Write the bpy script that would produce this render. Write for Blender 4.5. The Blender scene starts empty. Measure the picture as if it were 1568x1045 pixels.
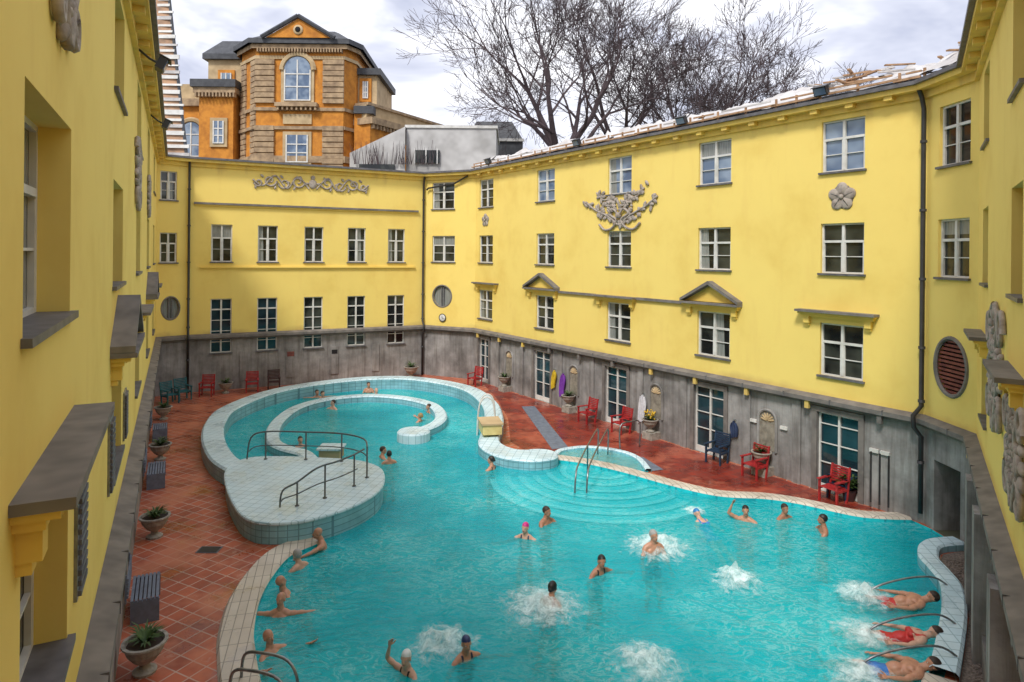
import bpy, math, random
from mathutils import Vector, Matrix, noise
from mathutils.geometry import tessellate_polygon
RND=random.Random(7)
scene=bpy.context.scene
COL=scene.collection
V=Vector
# ------------------------------------------------------------------ materials
def newmat(name):
    m=bpy.data.materials.new(name); m.use_nodes=True
    nt=m.node_tree; b=nt.nodes['Principled BSDF']
    return m,nt,b
def ramp(nt,fac,stops):
    r=nt.nodes.new('ShaderNodeValToRGB')
    el=r.color_ramp.elements
    while len(el)<len(stops): el.new(.5)
    for e,(p,c) in zip(el,stops):
        e.position=p; e.color=(c[0],c[1],c[2],1)
    nt.links.new(fac,r.inputs[0]); return r.outputs[0]
def pos(nt,scale=(1,1,1),rot=0):
    g=nt.nodes.new('ShaderNodeNewGeometry')
    if scale==(1,1,1) and rot==0: return g.outputs['Position']
    mp=nt.nodes.new('ShaderNodeMapping')
    mp.inputs['Scale'].default_value=scale; mp.inputs['Rotation'].default_value=(0,0,rot)
    nt.links.new(g.outputs['Position'],mp.inputs[0]); return mp.outputs[0]
def nz(nt,vec,scale,detail=2,rough=.6,dist=0):
    n=nt.nodes.new('ShaderNodeTexNoise'); n.inputs['Scale'].default_value=scale
    n.inputs['Detail'].default_value=detail; n.inputs['Roughness'].default_value=rough
    n.inputs['Distortion'].default_value=dist
    nt.links.new(vec,n.inputs['Vector']); return n.outputs['Fac']
def mixc(nt,fac,a,b,mode='MIX'):
    x=nt.nodes.new('ShaderNodeMix'); x.data_type='RGBA'; x.blend_type=mode
    for s,v in ((0,fac),(6,a),(7,b)):
        if isinstance(v,(int,float)): x.inputs[s].default_value=v
        elif isinstance(v,tuple): x.inputs[s].default_value=(v[0],v[1],v[2],1)
        else: nt.links.new(v,x.inputs[s])
    return x.outputs[2]
def bump(nt,b,h,st=.3,dist=.02):
    k=nt.nodes.new('ShaderNodeBump'); k.inputs['Strength'].default_value=st; k.inputs['Distance'].default_value=dist
    nt.links.new(h,k.inputs['Height']); nt.links.new(k.outputs[0],b.inputs['Normal'])
def mat(name,c,c2=None,rough=.7,scale=3,metal=0,bmp=0,bd=.01,stretch=(1,1,1),spec=.5):
    m,nt,b=newmat(name)
    c2=c2 or tuple(x*.75 for x in c)
    p=pos(nt,stretch); n=nz(nt,p,scale)
    nt.links.new(ramp(nt,n,[(.3,c2),(.65,c)]),b.inputs['Base Color'])
    b.inputs['Roughness'].default_value=rough; b.inputs['Metallic'].default_value=metal
    b.inputs['Specular IOR Level'].default_value=spec
    if bmp: bump(nt,b,nz(nt,pos(nt),scale*8),bmp,bd)
    return m
def zmask(nt,z0,z1):
    g=nt.nodes.new('ShaderNodeNewGeometry'); s=nt.nodes.new('ShaderNodeSeparateXYZ'); nt.links.new(g.outputs['Position'],s.inputs[0])
    r=nt.nodes.new('ShaderNodeMapRange'); r.inputs[1].default_value=z0; r.inputs[2].default_value=z1; r.inputs[3].default_value=1; r.inputs[4].default_value=0
    nt.links.new(s.outputs[2],r.inputs[0]); return r.outputs[0]
def mth(nt,op,a,b):
    x=nt.nodes.new('ShaderNodeMath'); x.operation=op
    for i,v in enumerate((a,b)):
        if isinstance(v,(int,float)): x.inputs[i].default_value=v
        else: nt.links.new(v,x.inputs[i])
    return x.outputs[0]
def plaster(name,c,cd):
    m,nt,b=newmat(name)
    big=nz(nt,pos(nt),.55,4,.62); st=nz(nt,pos(nt,(1.6,1.6,.3)),1.3,4,.6)
    col=ramp(nt,big,[(.28,tuple(x*y for x,y in zip(c,(.92,.88,.8)))),(.5,c),(.72,tuple(min(x*1.03,.9) for x in c))])
    f=ramp(nt,st,[(.56,(0,0,0)),(.85,(.28,.28,.28))])
    col=mixc(nt,f,col,cd)
    lo=mth(nt,'MULTIPLY',zmask(nt,2.8,3.6),big); lo=ramp(nt,lo,[(.36,(0,0,0)),(.6,(.6,.6,.6))])
    col=mixc(nt,lo,col,(.50,.34,.13))
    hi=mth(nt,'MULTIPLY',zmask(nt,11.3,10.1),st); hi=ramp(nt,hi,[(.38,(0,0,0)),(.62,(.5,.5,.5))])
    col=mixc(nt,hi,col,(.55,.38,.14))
    nt.links.new(col,b.inputs['Base Color']); b.inputs['Roughness'].default_value=.85
    b.inputs['Specular IOR Level'].default_value=.2
    bump(nt,b,nz(nt,pos(nt),14,1),.14,.01); return m
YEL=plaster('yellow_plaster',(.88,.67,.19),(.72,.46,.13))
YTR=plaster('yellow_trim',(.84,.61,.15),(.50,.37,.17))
def concrete():
    m,nt,b=newmat('grey_render')
    big=nz(nt,pos(nt),.9,4,.65); st=nz(nt,pos(nt,(3,3,.25)),1.5,4,.7)
    col=ramp(nt,big,[(.3,(.15,.145,.14)),(.5,(.26,.25,.245)),(.72,(.40,.39,.38))])
    f=ramp(nt,st,[(.45,(1,1,1)),(.75,(.55,.52,.49))])
    col=mixc(nt,1.0,col,f,'MULTIPLY')
    nt.links.new(col,b.inputs['Base Color']); b.inputs['Roughness'].default_value=.9
    bump(nt,b,nz(nt,pos(nt),14,2),.4,.015); return m
CON=concrete()
LEDGE=mat('ledge_stone',(.21,.19,.175),(.12,.11,.105),.8,2.5)
SILL=mat('lead_sill',(.15,.145,.155),(.08,.078,.085),.5,4)
REL=mat('relief_stone',(.44,.38,.33),(.23,.195,.17),.9,6,bmp=.4)
WHT=mat('white_paint',(.72,.71,.68),(.56,.55,.52),.5,3)
GUT=mat('dark_gutter',(.035,.033,.035),(.02,.02,.02),.45,3)
METAL=mat('steel_rail',(.32,.33,.34),(.18,.19,.2),.35,8,metal=.8)
DRAIL=mat('painted_rail',(.10,.12,.13),(.06,.07,.07),.45,6)
WOOD=mat('raw_timber',(.46,.28,.16),(.26,.15,.08),.8,5)
TARP=mat('white_sheeting',(.62,.60,.59),(.40,.38,.37),.75,1.4,bmp=.5,bd=.05)
SLATE=mat('slate_roof',(.07,.075,.085),(.035,.037,.045),.6,2)
OCH=mat('ochre_stucco',(.64,.26,.035),(.42,.155,.022),.85,1.6)
TAN=mat('tan_stone',(.46,.33,.20),(.24,.165,.105),.9,1.8)
CREAM=mat('cream_stone',(.57,.43,.25),(.40,.29,.16),.85,1)
PALE=mat('pale_render',(.58,.57,.56),(.38,.37,.36),.85,.8)
REDP=mat('red_paint',(.45,.03,.03),(.26,.015,.02),.45,6)
TEALP=mat('teal_paint',(.02,.15,.18),(.012,.08,.10),.45,6)
DKP=mat('dark_stain',(.08,.03,.03),(.04,.02,.02),.5,6)
NVYP=mat('navy_paint',(.02,.045,.09),(.012,.025,.05),.5,6)
URN=mat('urn_stone',(.40,.37,.32),(.22,.2,.17),.9,8)
SOIL=mat('soil',(.06,.04,.03),None,.95,20)
LEAF=mat('leaf_green',(.07,.13,.03),(.03,.06,.015),.6,6)
BLOOM=mat('yellow_bloom',(.75,.5,.04),(.5,.3,.02),.6,9)
GRAVEL=mat('gravel',(.24,.19,.16),(.08,.065,.055),.95,22)
BARK=mat('bark',(.10,.072,.078),(.05,.036,.041),.9,2)
GROUND=mat('ground_soil',(.12,.12,.07),(.07,.07,.05),.95,.3)
TOW_W=mat('towel_white',(.7,.7,.74),None,.9,6); TOW_Y=mat('towel_yellow',(.7,.5,.03),None,.9,6)
TOW_P=mat('towel_purple',(.22,.05,.42),None,.9,6); TOW_B=mat('bag_blue',(.03,.05,.12),None,.8,6)
CLOCKM=mat('clock_face',(.75,.75,.73),None,.4,5)
MATB=mat('bluegrey_mat',(.17,.20,.26),(.11,.13,.17),.6,5)
def glassmat(name,c1,c2,sc=.9):
    m,nt,b=newmat(name)
    n=nz(nt,pos(nt),sc,2)
    nt.links.new(ramp(nt,n,[(.42,c1),(.6,c2)]),b.inputs['Base Color'])
    b.inputs['Roughness'].default_value=.04; b.inputs['Specular IOR Level'].default_value=.55
    bump(nt,b,nz(nt,pos(nt),1.5,1),.12,.02); return m
GLS=glassmat('window_glass',(.010,.012,.012),(.05,.055,.045))
GLT=glassmat('teal_glass',(.008,.025,.035),(.02,.05,.065))
GLB=glassmat('sky_glass',(.10,.15,.24),(.25,.32,.42))
DARK=mat('dark_interior',(.01,.01,.012),None,.9,3)
def tiles(name,c1,c2,grout,w,h,rot,mort=.012,rough=.45,patch=None,bd=.006,off=0.,lo=(.62,.6,.6),stain=None):
    m,nt,b=newmat(name)
    p=pos(nt,(1,1,1),rot)
    t=nt.nodes.new('ShaderNodeTexBrick'); t.offset=off; t.offset_frequency=2; t.squash=1
    t.inputs['Scale'].default_value=1; t.inputs['Brick Width'].default_value=w; t.inputs['Row Height'].default_value=h
    t.inputs['Mortar Size'].default_value=mort; t.inputs['Mortar Smooth'].default_value=.2; t.inputs['Bias'].default_value=0
    for k,c in (('Color1',c1),('Color2',c2),('Mortar',grout)): t.inputs[k].default_value=(*c,1)
    nt.links.new(p,t.inputs['Vector'])
    n=nz(nt,pos(nt),.8,5,.65)
    col=mixc(nt,1.0,t.outputs['Color'],ramp(nt,n,[(.3,lo),(.6,(1,1,1))]),'MULTIPLY')
    if patch:
        n2=nz(nt,pos(nt),.55,4,.7)
        col=mixc(nt,ramp(nt,n2,[(.5,(0,0,0)),(.62,(.7,.7,.7))]),col,patch)
    if stain:
        n3=nz(nt,pos(nt),2.4,4,.75,.5)
        col=mixc(nt,ramp(nt,n3,[(.60,(0,0,0)),(.76,(.5,.5,.5))]),col,stain)
    nt.links.new(col,b.inputs['Base Color'])
    rr=ramp(nt,n,[(.36,(rough*.3,)*3),(.52,(rough,)*3)]); nt.links.new(rr,b.inputs['Roughness'])
    b.inputs['Specular IOR Level'].default_value=.35
    return m
ANG=math.radians(27)
DECK=tiles('red_tiles',(.52,.135,.065),(.36,.085,.042),(.52,.34,.27),.33,.33,ANG,.014,.55,(.54,.19,.105),lo=(.52,.45,.45),stain=(.56,.36,.28))
DECKW=tiles('wet_red_tiles',(.33,.045,.025),(.20,.03,.02),(.17,.06,.05),.30,.30,math.radians(56),.012,.4,(.44,.12,.07),lo=(.5,.48,.48))
RIM=tiles('pale_rim_tile',(.64,.80,.87),(.57,.74,.82),(.34,.50,.56),.25,.25,.2,.012,.45,lo=(.82,.82,.82))
def sidetile(name,c1,c2,g):
    m,nt,b=newmat(name)
    geo=nt.nodes.new('ShaderNodeNewGeometry'); sx=nt.nodes.new('ShaderNodeSeparateXYZ'); nt.links.new(geo.outputs['Position'],sx.inputs[0])
    ad=mth(nt,'SUBTRACT',sx.outputs[0],mth(nt,'MULTIPLY',sx.outputs[1],.55))
    cb=nt.nodes.new('ShaderNodeCombineXYZ'); nt.links.new(ad,cb.inputs[0]); nt.links.new(sx.outputs[2],cb.inputs[1])
    t=nt.nodes.new('ShaderNodeTexBrick'); t.offset=0
    t.inputs['Scale'].default_value=1; t.inputs['Brick Width'].default_value=.2; t.inputs['Row Height'].default_value=.16; t.inputs['Mortar Size'].default_value=.010
    for k,c in (('Color1',c1),('Color2',c2),('Mortar',g)): t.inputs[k].default_value=(*c,1)
    nt.links.new(cb.outputs[0],t.inputs['Vector']); 
    col=mixc(nt,1.0,t.outputs['Color'],ramp(nt,nz(nt,pos(nt),1.5,3),[(.3,(.7,.73,.72)),(.6,(1,1,1))]),'MULTIPLY')
    nt.links.new(col,b.inputs['Base Color']); b.inputs['Roughness'].default_value=.35; return m
RSIDE=sidetile('blue_side_tile',(.30,.56,.64),(.24,.48,.57),(.13,.27,.33))
CURB=tiles('cream_curb',(.66,.60,.51),(.58,.52,.44),(.30,.27,.23),.5,.16,math.radians(75),.010,.6,lo=(.75,.73,.7))
BASIN=tiles('turquoise_tile',(.02,.62,.68),(.018,.55,.62),(.012,.38,.46),.5,.5,0,.03,.5)
STEP=mat('step_tile',(.28,.78,.80),(.2,.70,.74),.6,3); NOSE=mat('step_nosing',(.94,.96,.94),(.85,.9,.88),.5,5)
def water():
    m=bpy.data.materials.new('pool_water'); m.use_nodes=True; nt=m.node_tree; N=nt.nodes; N.clear()
    out=N.new('ShaderNodeOutputMaterial')
    tr=N.new('ShaderNodeBsdfTransparent'); tr.inputs[0].default_value=(.60,.97,.98,1)
    df=N.new('ShaderNodeBsdfDiffuse'); gl=N.new('ShaderNodeBsdfGlossy'); gl.inputs['Roughness'].default_value=.08
    gl.inputs[0].default_value=(.75,.95,1,1)
    p=pos(nt); big=nz(nt,p,.25,3,.6)
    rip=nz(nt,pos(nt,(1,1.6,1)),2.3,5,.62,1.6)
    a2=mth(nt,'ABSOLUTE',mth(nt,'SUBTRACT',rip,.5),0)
    ridge=ramp(nt,a2,[(0,(.75,.75,.75)),(.03,(.14,.14,.14)),(.08,(0,0,0))])  # thin bright lines: caustics and light flecks painted into the water's diffuse colour
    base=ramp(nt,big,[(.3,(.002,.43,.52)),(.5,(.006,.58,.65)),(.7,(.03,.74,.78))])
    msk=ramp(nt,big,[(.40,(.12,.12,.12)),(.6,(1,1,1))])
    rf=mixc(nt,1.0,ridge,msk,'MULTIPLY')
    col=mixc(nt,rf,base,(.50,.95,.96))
    nt.links.new(col,df.inputs[0])
    m1=N.new('ShaderNodeMixShader'); m1.inputs[0].default_value=.52
    nt.links.new(tr.outputs[0],m1.inputs[1]); nt.links.new(df.outputs[0],m1.inputs[2])
    fr=N.new('ShaderNodeFresnel'); fr.inputs[0].default_value=1.30
    bp=N.new('ShaderNodeBump'); bp.inputs['Strength'].default_value=.7; bp.inputs['Distance'].default_value=.14
    nt.links.new(rip,bp.inputs['Height'])
    for s in (fr,gl): nt.links.new(bp.outputs[0],s.inputs['Normal'])
    m2=N.new('ShaderNodeMixShader'); nt.links.new(mth(nt,'MULTIPLY',fr.outputs[0],.72),m2.inputs[0]); nt.links.new(m1.outputs[0],m2.inputs[1]); nt.links.new(gl.outputs[0],m2.inputs[2])
    nt.links.new(m2.outputs[0],out.inputs[0]); return m
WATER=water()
def foammat():
    m=bpy.data.materials.new('water_foam'); m.use_nodes=True; nt=m.node_tree; N=nt.nodes; N.clear()
    out=N.new('ShaderNodeOutputMaterial'); tr=N.new('ShaderNodeBsdfTransparent'); df=N.new('ShaderNodeBsdfDiffuse'); df.inputs[0].default_value=(.80,.93,.94,1)
    tc=N.new('ShaderNodeTexCoord'); ln=N.new('ShaderNodeVectorMath'); ln.operation='LENGTH'; nt.links.new(tc.outputs['Object'],ln.inputs[0])
    n=nz(nt,pos(nt),4.5,6,.78,.4)
    a=mth(nt,'MULTIPLY',n,2.0); a=mth(nt,'ADD',a,-.28)
    s=mth(nt,'SUBTRACT',a,ln.outputs['Value'])
    f=ramp(nt,s,[(.0,(0,0,0)),(.35,(.4,.4,.4)),(.8,(.92,.92,.92))])
    mx=N.new('ShaderNodeMixShader'); nt.links.new(f,mx.inputs[0]); nt.links.new(tr.outputs[0],mx.inputs[1]); nt.links.new(df.outputs[0],mx.inputs[2]); nt.links.new(mx.outputs[0],out.inputs[0]); return m
FOAM=foammat()
# ------------------------------------------------------------------ mesh accumulator
class M:
    def __init__(s): s.v=[];s.f=[];s.m=[];s.mats=[]
    def mi(s,mt):
        if mt not in s.mats: s.mats.append(mt)
        return s.mats.index(mt)
    def add(s,vs,fs,mt):
        o=len(s.v); s.v+= [tuple(p) for p in vs]; i=s.mi(mt)
        for f in fs: s.f.append([o+k for k in f]); s.m.append(i)
    def hexa(s,p,mt):
        s.add(p,[(0,1,2,3),(7,6,5,4),(0,4,5,1),(1,5,6,2),(2,6,7,3),(3,7,4,0)],mt)
    def box(s,a,b,mt,mx=None):
        p=[V((x,y,z)) for z in (a[2],b[2]) for x,y in ((a[0],a[1]),(b[0],a[1]),(b[0],b[1]),(a[0],b[1]))]
        if mx: p=[mx@q for q in p]
        s.hexa(p,mt)
    def prism(s,pts,z0,z1,mt,mts=None,holes=None):
        n=len(pts); lo=[V((p[0],p[1],z0)) for p in pts]; hi=[V((p[0],p[1],z1)) for p in pts]
        s.add(lo+hi,[(i,(i+1)%n,n+(i+1)%n,n+i) for i in range(n)],mts or mt)
        t=tessellate_polygon([hi]); s.add(hi,t,mt)
    def tube(s,pts,r,mt,n=8,cap=True,closed=False):
        pts=[V(p) for p in pts]; k=len(pts); rr=r if isinstance(r,(list,tuple)) else [r]*k
        rings=[];ref=None
        for i in range(k):
            if closed: d=pts[(i+1)%k]-pts[i-1]
            else: d=pts[min(i+1,k-1)]-pts[max(i-1,0)]
            d.normalize()
            if ref is None: ref=d.orthogonal().normalized()
            ref=(ref-d*ref.dot(d))
            if ref.length<1e-4: ref=d.orthogonal()
            ref.normalize(); b=d.cross(ref)
            rings+= [pts[i]+(ref*math.cos(2*math.pi*j/n)+b*math.sin(2*math.pi*j/n))*rr[i] for j in range(n)]
        fs=[]
        for i in range(k if closed else k-1):
            a=i*n; c=((i+1)%k)*n
            fs+=[(a+j,a+(j+1)%n,c+(j+1)%n,c+j) for j in range(n)]
        if cap and not closed: fs+=[tuple(range(n)),tuple(range((k-1)*n,k*n))]
        s.add(rings,fs,mt)
    def ell(s,c,r,mt,rot=None,nu=10,nv=7):
        c=V(c);vs=[];fs=[]
        for i in range(1,nv):
            a=math.pi*i/nv
            for j in range(nu):
                b=2*math.pi*j/nu
                q=V((r[0]*math.sin(a)*math.cos(b),r[1]*math.sin(a)*math.sin(b),r[2]*math.cos(a)))
                vs.append(c+(rot@q if rot else q))
        t=V((0,0,r[2]));vs.append(c+(rot@t if rot else t));vs.append(c-(rot@t if rot else t))
        T=len(vs)-2
        for i in range(nv-2):
            fs+=[(i*nu+j,(i+1)*nu+j,(i+1)*nu+(j+1)%nu,i*nu+(j+1)%nu) for j in range(nu)]
        fs+=[(T,j,(j+1)%nu) for j in range(nu)]; o=(nv-2)*nu
        fs+=[(T+1,o+(j+1)%nu,o+j) for j in range(nu)]
        s.add(vs,fs,mt)
    def lathe(s,c,prof,mt,n=20):
        vs=[];fs=[]
        for r,z in prof:
            vs+=[(c[0]+r*math.cos(2*math.pi*j/n),c[1]+r*math.sin(2*math.pi*j/n),c[2]+z) for j in range(n)]
        for i in range(len(prof)-1):
            fs+=[(i*n+j,i*n+(j+1)%n,(i+1)*n+(j+1)%n,(i+1)*n+j) for j in range(n)]
        s.add(vs,fs,mt)
    def build(s,name,parent=None,smooth=False,loc=None,coll=None):
        me=bpy.data.meshes.new(name); me.from_pydata(s.v,[],s.f)
        for m_ in s.mats: me.materials.append(m_)
        me.polygons.foreach_set('material_index',s.m)
        if smooth: me.polygons.foreach_set('use_smooth',[True]*len(s.f))
        me.update(); o=bpy.data.objects.new(name,me); COL.objects.link(o)
        if parent: o.parent=parent
        if loc: o.location=loc
        return o
def empty(name,loc=(0,0,0)):
    o=bpy.data.objects.new(name,None); COL.objects.link(o); return o
def spline(pts,n=6,closed=False):
    P=[V(p) for p in pts]; k=len(P); out=[]
    for i in range(k if closed else k-1):
        if closed: a,b,c,d=P[i-1],P[i],P[(i+1)%k],P[(i+2)%k]
        else: a,b,c,d=P[max(i-1,0)],P[i],P[i+1],P[min(i+2,k-1)]
        for j in range(n):
            t=j/n
            out.append(.5*((2*b)+(c-a)*t+(2*a-5*b+4*c-d)*t*t+(3*b-a-3*c+d)*t**3))
    if not closed: out.append(P[-1])
    return out
# ------------------------------------------------------------------ wall frames
class Fr:
    def __init__(s,A,B,flip=False):
        s.A=V((A[0],A[1],0)); d=V((B[0]-A[0],B[1]-A[1],0)); s.L=d.length; s.e=d/s.L
        s.n=V((s.e.y,-s.e.x,0)); 
        if flip: s.n=-s.n
    def P(s,a,z,d=0): return s.A+s.e*a+s.n*d+V((0,0,z))
    def mx(s,a,z,d=0):
        m=Matrix.Identity(4)
        p=s.P(a,z,d)
        for i in range(3): m[i][0]=s.e[i]; m[i][1]=s.n[i]; m[i][2]=(0,0,1)[i]; m[i][3]=p[i]
        return m
pF=(-17.04,31.6);pD=(-16.06,32.5);pE=(-5.04,38.0);pA=(-2.03,36.6);pB=(10.9,17.35);pC=(10.95,15.5)
pLN=(-.41,-1.0);pRN=(.77,-1.0)
FR={'LW':Fr(pF,pLN,True),'CL':Fr(pF,pD),'FA':Fr(pD,pE),'CR':Fr(pE,pA),'R':Fr(pA,pB),'CB':Fr(pB,pC),'NR':Fr(pC,pRN)}
ZR=11.55
def wbox(m,fr,s0,s1,z0,z1,d0,d1,mt):
    p=[fr.P(a,z,d) for z in (z0,z1) for a,d in ((s0,d0),(s1,d0),(s1,d1),(s0,d1))]; m.hexa(p,mt)
def wprism(m,fr,pts,d0,d1,mt):
    n=len(pts); a=[fr.P(s,z,d0) for s,z in pts]; b=[fr.P(s,z,d1) for s,z in pts]
    m.add(a+b,[tuple(range(n)),tuple(range(2*n-1,n-1,-1))]+[(i,(i+1)%n,n+(i+1)%n,n+i) for i in range(n)],mt)
BLD=empty('yellow_bathhouse_building')
def wall(key,opens,rounds,depth,zs,z1=ZR,zb=-1.5):
    fr=FR[key]; m=M()
    allo=[(a,b,c,d) for a,b,c,d in opens]+[(s-rs,s+rs,z-rz,z+rz) for s,z,rs,rz in rounds]
    S=sorted({0,fr.L}|{x for o in allo for x in o[:2]}); Z=sorted({zb,zs,z1}|{x for o in allo for x in o[2:]})
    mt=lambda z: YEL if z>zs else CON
    for i in range(len(S)-1):
        for j in range(len(Z)-1):
            cs=(S[i]+S[i+1])/2; cz=(Z[j]+Z[j+1])/2
            if any(o[0]<cs<o[1] and o[2]<cz<o[3] for o in allo): continue
            m.add([fr.P(S[i],Z[j]),fr.P(S[i+1],Z[j]),fr.P(S[i+1],Z[j+1]),fr.P(S[i],Z[j+1])],[(0,1,2,3)],mt(cz))
    for a,b,c,d in opens:
        zz=[c]+([zs] if c<zs<d else [])+[d]
        for k in range(len(zz)-1):
            for x in (a,b): m.add([fr.P(x,zz[k]),fr.P(x,zz[k+1]),fr.P(x,zz[k+1],-depth),fr.P(x,zz[k],-depth)],[(0,1,2,3)],mt((zz[k]+zz[k+1])/2))
        m.add([fr.P(a,c),fr.P(b,c),fr.P(b,c,-depth),fr.P(a,c,-depth)],[(0,1,2,3)],mt(c))
        m.add([fr.P(a,d),fr.P(b,d),fr.P(b,d,-depth),fr.P(a,d,-depth)],[(0,1,2,3)],mt(d-.01))
    for s,z,rs,rz in rounds:
        n=32;sq=[];el=[]
        for k in range(n):
            t=2*math.pi*k/n; c,q=math.cos(t),math.sin(t); f=1/max(abs(c),abs(q))
            sq.append((s+rs*c*f,z+rz*q*f)); el.append((s+rs*.93*c,z+rz*.93*q))
        A=[fr.P(*p) for p in sq];B=[fr.P(*p) for p in el];C=[fr.P(p[0],p[1],-depth) for p in el]
        m.add(A+B,[(k,(k+1)%n,n+(k+1)%n,n+k) for k in range(n)],YEL)
        m.add(B+C,[(k,(k+1)%n,n+(k+1)%n,n+k) for k in range(n)],YEL)
    return m.build('wall_'+key.lower(),BLD)
mf=M();mg=M()
CURT=mat('curtain_glass',(.30,.31,.29),(.17,.18,.17),.12,5,stretch=(6,6,.3))
def window(fr,a,b,c,d,dep,style,gl=None,frame=WHT,T=.05):
    gl=gl or GLS
    D0=-dep; D1=-dep+.06
    mg.add([fr.P(a,c,D0),fr.P(b,c,D0),fr.P(b,d,D0),fr.P(a,d,D0)],[(0,1,2,3)],gl)
    W=lambda s0,s1,z0,z1,x=0: wbox(mf,fr,s0,s1,z0,z1,D0+.004,D1+x,frame)
    W(a,a+T,c,d);W(b-T,b,c,d);W(a+T,b-T,d-T,d);W(a+T,b-T,c,c+T)
    mid=(a+b)/2;h=d-c;q_=.04
    if style=='cross':
        W(mid-q_,mid+q_,c+T,d-T,.012)
        zt=c+h*.64; W(a+T,mid-q_,zt-.035,zt+.035,.008);W(mid+q_,b-T,zt-.035,zt+.035,.008)
        for s0,s1 in ((a+T,mid-q_),(mid+q_,b-T)):
            W(s0,s0+.03,c+T,zt-.035,-.004);W(s1-.03,s1,c+T,zt-.035,-.004)
            zb=c+h*.34; W(s0+.03,s1-.03,zb-.012,zb+.012,-.01)
        r=RND.random()
        if r<.3:
            x=a+T if r<.15 else mid+q_
            mg.add([fr.P(x,c+T,D0+.002),fr.P(x+(mid-a-T)*.55,c+T,D0+.002),fr.P(x+(mid-a-T)*.45,d-T,D0+.002),fr.P(x,d-T,D0+.002)],[(0,1,2,3)],CURT)
        elif r<.5: 
            zt2=d-h*RND.uniform(.15,.36); mg.add([fr.P(a+T,zt2,D0+.002),fr.P(b-T,zt2,D0+.002),fr.P(b-T,d-T,D0+.002),fr.P(a+T,d-T,D0+.002)],[(0,1,2,3)],CURT)
    elif style=='tall':
        W(mid-q_,mid+q_,c+T,d-T,.012)
        for s0,s1 in ((a+T,mid-q_),(mid+q_,b-T)):
            for k in range(1,5):
                z=c+h*k/5; e=.035 if k==4 else .015
                W(s0,s1,z-e,z+e,-.008)
    elif style=='door':
        W(mid-.03,mid+.03,c+T,d-T,.012)
        for s0,s1 in ((a+T,mid-.03),(mid+.03,b-T)):
            W(s0,s1,c+T,c+.22,-.006)
            for k in (1,2,3):
                z=c+.3+(h-.3)*k/3.6; W(s0,s1,z-.012,z+.012,-.008)
msill=M()
def sill(fr,a,b,z,dd=.08,dep=.12):
    wbox(msill,fr,a-.06,b+.06,z-.055,z+.004,-dep+.06,dd,SILL)
DR=.14
rs=[(.4,1.8),(5.75,7.15),(10.8,12.2),(15.6,17.0),(20.25,21.55)]
opsR=[]
for a,b in rs:
    for c,d in ((9.5,11.02),(6.5,7.98),(3.46,5.02)): opsR.append((a,b,c,d))
doorsR=[(.5,1.5),(5.65,6.95),(10.75,12.05),(15.5,16.8),(20.2,21.45)]
dO=[(a,b,-.02,2.35) for a,b in doorsR]
wall('R',opsR+dO,[],DR,2.74)
for i,o in enumerate(opsR): window(FR['R'],*o,DR,'cross',GLB if i in (12,9,3,6) else None); sill(FR['R'],o[0],o[1],o[2])
for o in dO: window(FR['R'],*o,DR,'door',GLT)
sF=[1.61,3.8,6.12,8.41,10.65]
opsF=[(s-.49,s+.49,6.46,8.34) for s in sF]; opsF2=[(s-.49,s+.49,1.88,4.6) for s in sF]
wall('FA',opsF+opsF2,[],DR,2.78)
for o in opsF: window(FR['FA'],*o,DR,'cross'); sill(FR['FA'],o[0],o[1],o[2])
for i,o in enumerate(opsF2): window(FR['FA'],*o,DR,'tall',GLT if i<2 else None); sill(FR['FA'],o[0],o[1],o[2])
opsC=[(.5,1.95,9.5,11.02),(.52,2.0,6.5,7.98)]
wall('CR',opsC,[(1.2,4.55,.66,.66)],DR,2.76)
for o in opsC: window(FR['CR'],*o,DR,'cross'); sill(FR['CR'],o[0],o[1],o[2])
opsL=[(.15,.9,9.45,10.85),(.15,.92,6.42,7.87)]
wall('CL',opsL,[(.65,4.2,.44,.6)],DR,2.77)
for o in opsL: window(FR['CL'],*o,DR,'cross'); sill(FR['CL'],o[0],o[1],o[2])
opsB=[(.48,1.58,9.31,10.84),(.45,1.57,6.5,7.97)]
wall('CB',opsB+[(.38,1.34,-1.4,1.8)],[(.97,4.28,.6,.76)],DR,2.75)
for o in opsB: window(FR['CB'],*o,DR,'cross'); sill(FR['CB'],o[0],o[1],o[2])
DL=.3
sL=[30.0,23.6,17.2,10.8,4.4]
opsW=[]
for s in sL:
    for c,d in ((9.4,11.0),(6.46,8.05),(3.6,5.03)): opsW.append((s-1.0,s+1.0,c,d))
wall('LW',opsW,[],DL,2.75)
for o in opsW: window(FR['LW'],*o,DL,'cross'); sill(FR['LW'],o[0],o[1],o[2],.06,DL)
opsN=[]
for s in (2.0,7.2,12.5):
    for c,d in ((9.4,11.0),(6.46,8.05),(3.6,5.03)): opsN.append((s-.65,s+.65,c,d))
wall('NR',opsN,[],DL,2.76)
for o in opsN: window(FR['NR'],*o,DL,'cross'); sill(FR['NR'],o[0],o[1],o[2],.06,DL)
for key,s,z,rs_,rz in (('CR',1.2,4.55,.62,.62),('CL',.65,4.2,.41,.56)):
    fr=FR[key];n=32
    mg.add([fr.P(s+rs_*math.cos(2*math.pi*k/n),z+rz*math.sin(2*math.pi*k/n),-DR+.01) for k in range(n)],[tuple(range(n))],CURT)
    mf.tube([fr.P(s+rs_*math.cos(2*math.pi*k/n),z+rz*math.sin(2*math.pi*k/n),-.02) for k in range(n)],.05,LEDGE,6,closed=True)
    wbox(mf,fr,s-.1,s-.04,z-rz*.97,z+rz*.97,-DR+.02,-.06,SILL); wbox(mf,fr,s+.04,s+.1,z-rz*.97,z+rz*.97,-DR+.02,-.06,SILL)
fr=FR['CB'];s,z=.97,4.28;n=32
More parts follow.
